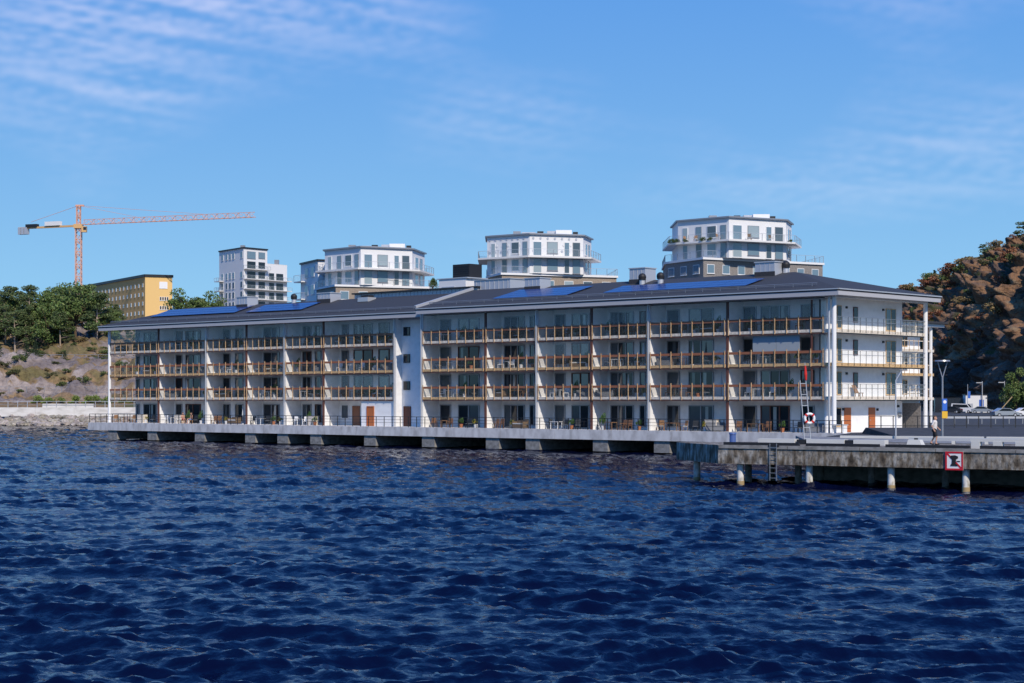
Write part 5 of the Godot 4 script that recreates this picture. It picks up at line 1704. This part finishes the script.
	for a in [[590.0, 1.0, 8.0, "spruce0", "lone dark spruce standing on the low end of the ridge crest"], [487.0, 1.02, 8.5, "pine1", "bushy pine on the highest part of the ridge crest"], [480.0, 1.05, 6.5, "pine0", "pine beside the bushy pine on the ridge crest"], [520.0, 1.02, 3.6, "pine2", "small wind bent pine in the middle of the ridge crest"], [560.0, 1.0, 3.0, "spruce1", "tiny spruce below the wind bent pine on the ridge crest"], [495.0, 0.99, 5.0, "spruce1", "thin spruce beside the bushy pine on the ridge crest"]]:
		var p := ridge_point(a[0], a[1])
		plant("ridge_tree", shapes[a[3]], a[4], "tree", "trees on the ridge crest", p + Vector3(0, -0.4, 0), Vector3(a[2] * 1.2, a[2], a[2] * 1.2), r.randf() * TAU, M.needle)
	for a in [[106.4, 386.0, 10.5], [109.2, 384.0, 8.5]]:
		plant("foot_tree", shapes["broad2"], "fresh green tree at the foot of the dark rock ridge", "tree", "trees at the foot of the ridge", W(a[0], a[1], 2.2), Vector3(a[2] * 0.8, a[2], a[2] * 0.8), r.randf() * TAU, M.leaf)

# ==================================================================== furniture on balconies and terrace
func chair_proto(m: Material, cushion: Material) -> Node3D:
	var o := Node3D.new()
	bx(o, "seat", Vector3(0, 0.43, 0), Vector3(0.52, 0.07, 0.5), cushion)
	var b := bx(o, "backrest", Vector3(0, 0.72, -0.26), Vector3(0.52, 0.5, 0.05), m)
	b.rotation.x = -0.15
	for x in [-0.23, 0.23]:
		for z in [-0.22, 0.22]:
			bx(o, "leg", Vector3(x, 0.2, z), Vector3(0.045, 0.4, 0.045), m)
		bx(o, "armrest", Vector3(x * 1.1, 0.63, 0), Vector3(0.05, 0.04, 0.5), m)
	return o

func table_proto(top: Material, w: float) -> Node3D:
	var o := Node3D.new()
	bx(o, "table_top", Vector3(0, 0.72, 0), Vector3(w, 0.04, 0.75), top)
	for x in [-w / 2 + 0.08, w / 2 - 0.08]:
		for z in [-0.3, 0.3]:
			bx(o, "leg", Vector3(x, 0.35, z), Vector3(0.05, 0.7, 0.05), top)
	return o

func sofa_proto(m: Material, c: Material) -> Node3D:
	var o := Node3D.new()
	bx(o, "seat", Vector3(0, 0.25, 0), Vector3(1.7, 0.34, 0.75), m)
	bx(o, "cushion", Vector3(-0.4, 0.47, 0.03), Vector3(0.76, 0.12, 0.66), c)
	bx(o, "cushion", Vector3(0.4, 0.47, 0.03), Vector3(0.76, 0.12, 0.66), c)
	bx(o, "backrest", Vector3(0, 0.58, -0.34), Vector3(1.7, 0.5, 0.14), m)
	for x in [-0.85, 0.85]:
		bx(o, "armrest", Vector3(x, 0.45, 0), Vector3(0.1, 0.5, 0.76), m)
	return o

func pot_proto(pot: Material, leaves: Mesh, h: float) -> Node3D:
	var o := Node3D.new()
	var j := Join.new()
	j.tube(Vector3.ZERO, Vector3(0, 0.38, 0), 0.15, 0.21, 12)
	joined(j, "pot", pot, o)
	var f := mesh_of("foliage", leaves, M.leaf, o)
	f.position.y = 0.4
	f.scale = Vector3(0.42, h, 0.42)
	return o

func parasol_proto() -> Node3D:
	var o := Node3D.new()
	var j := Join.new()
	j.tube(Vector3.ZERO, Vector3(0, 2.3, 0), 0.025, -1, 8)
	joined(j, "pole", M.teak, o)
	j = Join.new()
	j.tube(Vector3(0, 1.0, 0), Vector3(0, 2.25, 0), 0.14, 0.03, 9)
	joined(j, "canopy", M.cushion_white, o)
	j = Join.new()
	j.tube(Vector3.ZERO, Vector3(0, 0.1, 0), 0.28, 0.24, 14)
	joined(j, "foot", M.grey_metal, o)
	return o

func make_furniture():
	var r := RandomNumberGenerator.new()
	r.seed = 5150
	var leaves := bush_shape([Color(0.05, 0.12, 0.025), Color(0.08, 0.16, 0.03), Color(0.04, 0.08, 0.02)], 60)
	var flowers := bush_shape([Color(0.05, 0.12, 0.025), Color(0.45, 0.30, 0.03), Color(0.08, 0.14, 0.03)], 61)
	var protos := {
		"wooden_chair": [chair_proto(M.chair_wood, M.chair_wood), "dark wooden armchair", "chair"],
		"cushioned_chair": [chair_proto(M.teak, M.cushion_white), "teak chair with white seat", "chair"],
		"metal_chair": [chair_proto(M.dark_metal, M.cushion_grey), "black metal chair with grey seat", "chair"],
		"white_chair": [chair_proto(M.white_paint, M.white_paint), "white garden chair", "chair"],
		"wooden_table": [table_proto(M.teak, 1.4), "brown wooden table", "table"],
		"white_table": [table_proto(M.white_paint, 1.1), "white table", "table"],
		"rattan_sofa": [sofa_proto(M.rattan, M.cushion_white), "rattan sofa with white cushions", "sofa"],
		"grey_sofa": [sofa_proto(M.cushion_grey, M.cushion_grey), "grey upholstered sofa", "sofa"],
		"potted_plant": [pot_proto(M.pot_clay, leaves[0], 0.75), "green plant in clay pot", "plant"],
		"tall_plant": [pot_proto(M.pot_white, leaves[0], 1.5), "tall plant in white pot", "plant"],
		"flower_pot": [pot_proto(M.pot_white, flowers[0], 0.6), "yellow flowers in white pot", "plant"],
		"parasol": [parasol_proto(), "folded white parasol", "parasol"],
	}
	var order := ["first", "second", "third", "fourth", "fifth", "sixth"]
	var level := ["terrace", "lowest balcony", "middle balcony", "top balcony"]
	var sets := [["wooden_chair", "wooden_table", "wooden_chair", "potted_plant", "metal_chair"], ["rattan_sofa", "potted_plant", "wooden_table", "wooden_chair"], ["metal_chair", "white_table", "metal_chair", "potted_plant"], ["cushioned_chair", "wooden_table", "cushioned_chair", "metal_chair", "flower_pot"], ["wooden_chair", "wooden_chair", "flower_pot", "rattan_sofa"], ["grey_sofa", "wooden_table", "parasol", "metal_chair"], ["white_chair", "white_table", "white_chair", "tall_plant", "metal_chair"], ["tall_plant", "wooden_table", "wooden_chair", "wooden_chair"]]
	for f in 4:
		for k in BAYS.size():
			if f == 0 and k == 6: continue
			var wing := "quay wing" if k < 6 else "outer wing"
			var nth: String = order[5 - k] if k < 6 else order[k - 6]
			var set_: Array = sets[(k * 3 + f * 5 + int(r.randi() % 3)) % sets.size()]
			set_ = set_.duplicate()
			set_.append(["potted_plant", "tall_plant", "metal_chair", "flower_pot", "parasol", "wooden_chair", "grey_sofa"][r.randi() % 7])
			var x0: float = -BAYS[k][1] + 0.7
			var x1: float = -BAYS[k][0] - 0.9
			var n := set_.size()
			var seen := {}
			for i in n:
				var kind: String = set_[i]
				seen[kind] = seen.get(kind, 0) + 1
				var p := L(lerpf(x0, x1, (i + 0.5 + r.randf_range(-0.2, 0.2)) / n), r.randf_range(-1.55, -0.85) + (0.9 if f == 0 else 0.0) + (SET if k > 5 else 0.0), FLOORS[f] - (0.04 if f else -0.002))
				var o: Node3D = protos[kind][0].duplicate()
				o.name = numbered(kind)
				add_child(o)
				o.position = p
				o.rotation.y = TURN + r.randf_range(-0.5, 0.5) + (0.0 if i < n / 2 else PI * 0.1)
				tag(o, "%s on the %s, %s bay from stairwell, %s" % [protos[kind][1], level[f], order[5 - k] if k < 6 else nth, wing], protos[kind][2], "%s furniture, %s bay, %s" % [level[f], nth, wing])
	# storage boxes on the terrace
	for a in [[70.5, 0.2, "beige storage box on the outer wing's terrace beside the store room"], [12.6, 0.3, "beige storage cabinet on the quay wing's terrace by a brown post"], [103.0, 0.4, "beige storage box on the outermost terrace"], [95.0, 0.6, "beige storage box behind the two seated people"]]:
		var o := thing("storage_box", a[2], "storage box", L(-a[0], a[1] - 0.9 + set_of(a[0]), 0.002), TURN)
		bx(o, "body", Vector3(0, 0.5, 0), Vector3(1.3, 1.0, 0.7), M.pale_board)
		bx(o, "lid", Vector3(0, 1.03, 0), Vector3(1.36, 0.07, 0.76), M.pale_board)
	for f in [1]:
		var o := thing("white_lounger", "white reclining chair on the lowest gable balcony", "chair", L(0.3, -5.0, FLOORS[1] - 0.04), TURN + PI / 2)
		bx(o, "seat", Vector3(0, 0.35, 0), Vector3(0.6, 0.06, 0.6), M.teak)
		var b := bx(o, "backrest", Vector3(0, 0.7, -0.4), Vector3(0.6, 0.8, 0.05), M.teak)
		b.rotation.x = -0.5
		for x in [-0.27, 0.27]:
			bx(o, "leg", Vector3(x, 0.17, 0.2), Vector3(0.05, 0.34, 0.05), M.teak)
			bx(o, "leg", Vector3(x, 0.17, -0.2), Vector3(0.05, 0.34, 0.05), M.teak)
	var wt := thing("terrace_table", "white table with two white stools beside the gable corner", "table", L(1.6, 0.2, 0.002), TURN)
	bx(wt, "table_top", Vector3(0, 0.72, 0), Vector3(1.3, 0.05, 0.8), M.white_paint)
	for x in [-0.55, 0.55]:
		bx(wt, "leg", Vector3(x, 0.35, 0), Vector3(0.08, 0.7, 0.6), M.white_paint)
	for kind in protos:
		protos[kind][0].free()

# ==================================================================== people
func sdf_body(bones: Array, cell: float) -> ArrayMesh:
	var lo := Vector3(1e9, 1e9, 1e9)
	var hi := -lo
	for b in bones:
		var m: float = maxf(b[2], b[3]) + cell * 2.5
		for p in [b[0], b[1]]:
			lo = lo.min(p - Vector3(m, m, m))
			hi = hi.max(p + Vector3(m, m, m))
	var n := Vector3i(((hi - lo) / cell).ceil()) + Vector3i.ONE
	var f := PackedFloat32Array()
	f.resize(n.x * n.y * n.z)
	f.fill(1.0)
	var kk := 0.035
	for b in bones:
		var a: Vector3 = b[0]
		var c: Vector3 = b[1]
		var ra: float = b[2]
		var rb: float = b[3]
		var m := maxf(ra, rb) + 0.07
		var i0 := Vector3i(((a.min(c) - Vector3(m, m, m) - lo) / cell).floor()).clamp(Vector3i.ZERO, n - Vector3i.ONE)
		var i1 := Vector3i(((a.max(c) + Vector3(m, m, m) - lo) / cell).ceil()).clamp(Vector3i.ZERO, n - Vector3i.ONE)
		var ac := c - a
		var l2 := maxf(ac.length_squared(), 1e-9)
		for z in range(i0.z, i1.z + 1):
			for y in range(i0.y, i1.y + 1):
				for x in range(i0.x, i1.x + 1):
					var p := lo + Vector3(x, y, z) * cell
					var t := clampf((p - a).dot(ac) / l2, 0.0, 1.0)
					var d := p.distance_to(a + ac * t) - lerpf(ra, rb, t)
					var k := (z * n.y + y) * n.x + x
					var e := f[k]
					var h := clampf(0.5 + 0.5 * (e - d) / kk, 0.0, 1.0)
					f[k] = lerpf(e, d, h) - kk * h * (1.0 - h) if e < 0.9 else d
	var idx := {}
	var verts := PackedVector3Array()
	var sx := 1
	var sy := n.x
	var sz := n.x * n.y
	for z in n.z - 1:
		for y in n.y - 1:
			for x in n.x - 1:
				var k := z * sz + y * sy + x
				var sum := Vector3.ZERO
				var cnt := 0
				for e in [[0, sx], [sy, sy + sx], [sz, sz + sx], [sy + sz, sy + sz + sx], [0, sy], [sx, sx + sy], [sz, sz + sy], [sx + sz, sx + sz + sy], [0, sz], [sx, sx + sz], [sy, sy + sz], [sx + sy, sx + sy + sz]]:
					var v0 := f[k + e[0]]
					var v1 := f[k + e[1]]
					if (v0 < 0.0) != (v1 < 0.0):
						var t := v0 / (v0 - v1)
						var o0: int = e[0]
						var o1: int = e[1]
						var p0 := Vector3(1 if o0 % sy else 0, 1 if (o0 % sz) >= sy else 0, 1 if o0 >= sz else 0)
						var p1 := Vector3(1 if o1 % sy else 0, 1 if (o1 % sz) >= sy else 0, 1 if o1 >= sz else 0)
						sum += p0.lerp(p1, t)
						cnt += 1
				if cnt:
					idx[k] = verts.size()
					verts.append(lo + (Vector3(x, y, z) + sum / cnt) * cell)
	var st := SurfaceTool.new()
	st.begin(Mesh.PRIMITIVE_TRIANGLES)
	st.set_smooth_group(0)
	for v in verts:
		st.add_vertex(v)
	for k in idx:
		for ax in [[sx, sy, sz], [sy, sz, sx], [sz, sx, sy]]:
			var d: int = ax[0]
			var u: int = ax[1]
			var w: int = ax[2]
			if (f[k] < 0.0) != (f[k + d] < 0.0) and idx.has(k - u) and idx.has(k - w) and idx.has(k - u - w):
				var q := [idx[k], idx[k - u], idx[k - u - w], idx[k - w]]
				if f[k] >= 0.0: q.reverse()
				for i in [0, 2, 1, 0, 3, 2]:
					st.add_index(q[i])
	st.generate_normals()
	return st.commit()

func make_people():
	# walking person in pale shirt and dark shorts, facing along +x of its own frame
	var hip := Vector3(0, 0.92, 0)
	var neck := Vector3(0.03, 1.47, 0)
	var legs := [[Vector3(0.02, 0.90, 0.09), Vector3(0.16, 0.50, 0.10), Vector3(0.12, 0.09, 0.10), Vector3(0.30, 0.04, 0.11)], [Vector3(0, 0.90, -0.09), Vector3(-0.02, 0.48, -0.10), Vector3(-0.22, 0.13, -0.10), Vector3(-0.08, 0.035, -0.11)]]
	var arms := [[Vector3(0.02, 1.41, 0.19), Vector3(-0.10, 1.14, 0.25), Vector3(0.02, 0.92, 0.24)], [Vector3(0.02, 1.41, -0.19), Vector3(0.08, 1.13, -0.25), Vector3(0.24, 0.97, -0.22)]]
	var body := [[hip, Vector3(0.02, 1.15, 0), 0.135, 0.13], [Vector3(0.02, 1.15, 0), Vector3(0.03, 1.36, 0), 0.135, 0.14], [Vector3(0.02, 1.39, 0.13), Vector3(0.02, 1.39, -0.13), 0.07, 0.07], [neck - Vector3(0, 0.08, 0), Vector3(0.05, 1.56, 0), 0.06, 0.055], [Vector3(0.05, 1.66, 0), Vector3(0.06, 1.60, 0), 0.10, 0.085], [Vector3(0.13, 1.55, 0), Vector3(0.13, 1.56, 0), 0.035, 0.035], [Vector3(0.15, 1.625, 0), Vector3(0.165, 1.60, 0), 0.014, 0.018], [Vector3(0.04, 1.63, 0.095), Vector3(0.04, 1.60, 0.095), 0.022, 0.018], [Vector3(0.04, 1.63, -0.095), Vector3(0.04, 1.60, -0.095), 0.022, 0.018]]
	var shirt := [[Vector3(0, 0.95, 0), Vector3(0.02, 1.15, 0), 0.155, 0.15], [Vector3(0.02, 1.15, 0), Vector3(0.03, 1.36, 0), 0.152, 0.155], [Vector3(0.02, 1.395, 0.13), Vector3(0.02, 1.395, -0.13), 0.085, 0.085]]
	var shorts := [[Vector3(0, 0.98, 0), Vector3(0, 0.88, 0), 0.15, 0.155]]
	for l in legs:
		body.append_array([[l[0], l[1], 0.085, 0.058], [l[1], l[2], 0.056, 0.038], [l[2], l[3], 0.042, 0.03]])
		shorts.append([l[0], l[0].lerp(l[1], 0.85), 0.11, 0.09])
	for a in arms:
		body.append_array([[a[0], a[1], 0.05, 0.042], [a[1], a[2], 0.04, 0.028]])
		shirt.append([a[0], a[0].lerp(a[1], 0.75), 0.068, 0.06])
		var hd: Vector3 = (a[2] - a[1]).normalized()
		var palm: Vector3 = a[2] + hd * 0.07
		body.append([a[2], palm, 0.028, 0.034])
		for k in 4:
			var off := Vector3(0.02 * (k - 1.5), 0, 0)
			body.append([palm + off, palm + off + hd * [0.07, 0.085, 0.08, 0.06][k], 0.01, 0.009])
		body.append([a[2] + hd * 0.03, a[2] + hd * 0.075 + Vector3(0.045, 0, 0), 0.011, 0.01])
	var t := thing("person", "person in pale shirt and dark shorts walking along the quay", "person", W(25.75, 111.6, 2.36), -0.604 + PI * 0.06)
	mesh_of("body", sdf_body(body, 0.018), M.skin, t)
	mesh_of("shirt", sdf_body(shirt, 0.024), M.shirt_white, t)
	mesh_of("shorts", sdf_body(shorts, 0.024), M.shorts_dark, t)
	mesh_of("hair", sdf_body([[Vector3(0.02, 1.69, 0), Vector3(0.05, 1.71, 0), 0.098, 0.09], [Vector3(-0.02, 1.66, 0), Vector3(-0.02, 1.6, 0), 0.07, 0.06]], 0.02), M.hair, t)
	for l in legs:
		var sh := sdf_body([[l[2] + Vector3(-0.03, -0.05, 0), l[3], 0.05, 0.045]], 0.018)
		mesh_of("shoe", sh, M.shorts_dark, t)
	# two people sitting on the terrace
	var sit := [[Vector3(0, 0.52, 0), Vector3(-0.05, 0.95, 0), 0.14, 0.15], [Vector3(-0.05, 0.98, 0.13), Vector3(-0.05, 0.98, -0.13), 0.075, 0.075], [Vector3(-0.05, 1.0, 0), Vector3(-0.02, 1.15, 0), 0.06, 0.055], [Vector3(-0.01, 1.25, 0), Vector3(0, 1.19, 0), 0.10, 0.085], [Vector3(0.08, 1.20, 0), Vector3(0.1, 1.19, 0), 0.02, 0.02]]
	for s in [-1, 1]:
		sit.append_array([[Vector3(0, 0.5, 0.09 * s), Vector3(0.44, 0.52, 0.11 * s), 0.085, 0.06], [Vector3(0.44, 0.52, 0.11 * s), Vector3(0.42, 0.08, 0.11 * s), 0.056, 0.04], [Vector3(0.42, 0.06, 0.11 * s), Vector3(0.58, 0.04, 0.12 * s), 0.045, 0.032], [Vector3(-0.05, 0.97, 0.18 * s), Vector3(0.03, 0.70, 0.24 * s), 0.05, 0.042], [Vector3(0.03, 0.70, 0.24 * s), Vector3(0.28, 0.62, 0.17 * s), 0.04, 0.03], [Vector3(0.28, 0.62, 0.17 * s), Vector3(0.40, 0.60, 0.15 * s), 0.034, 0.02]])
	var sm := sdf_body(sit, 0.026)
	var sh2 := sdf_body([[Vector3(0, 0.56, 0), Vector3(0, 0.5, 0), 0.155, 0.15], [Vector3(0, 0.5, 0.09), Vector3(0.3, 0.52, 0.1), 0.1, 0.085], [Vector3(0, 0.5, -0.09), Vector3(0.3, 0.52, -0.1), 0.1, 0.085]], 0.026)
	var hr := sdf_body([[Vector3(-0.03, 1.28, 0), Vector3(-0.01, 1.31, 0), 0.1, 0.09]], 0.026)
	for a in [[93.3, -0.4, "bare chested person sitting on the outer wing's terrace beside a storage box", 1.4], [91.4, -0.2, "bare chested person seated sideways on the outer wing's terrace", -0.6]]:
		var p := thing("person", a[2], "person", L(-a[0], a[1] + 0.9 + SET, 0.0), TURN - PI / 2 + a[3])
		mesh_of("body", sm, M.skin, p)
		mesh_of("shorts", sh2, M.cushion_red if a[3] > 0 else M.car_blue, p)
		mesh_of("hair", hr, M.hair, p)
		var st := thing("stool", "low wooden stool under a " + a[2].substr(0, 30).replace(" sitting", "").replace(" seated", ""), "stool", L(-a[0], a[1] + 0.9 + SET, 0.0), TURN - PI / 2 + a[3])
		bx(st, "seat", Vector3(0, 0.36, 0), Vector3(0.42, 0.06, 0.42), M.teak)
		for x in [-0.16, 0.16]:
			for z in [-0.16, 0.16]:
				bx(st, "leg", Vector3(x, 0.17, z), Vector3(0.05, 0.33, 0.05), M.teak)
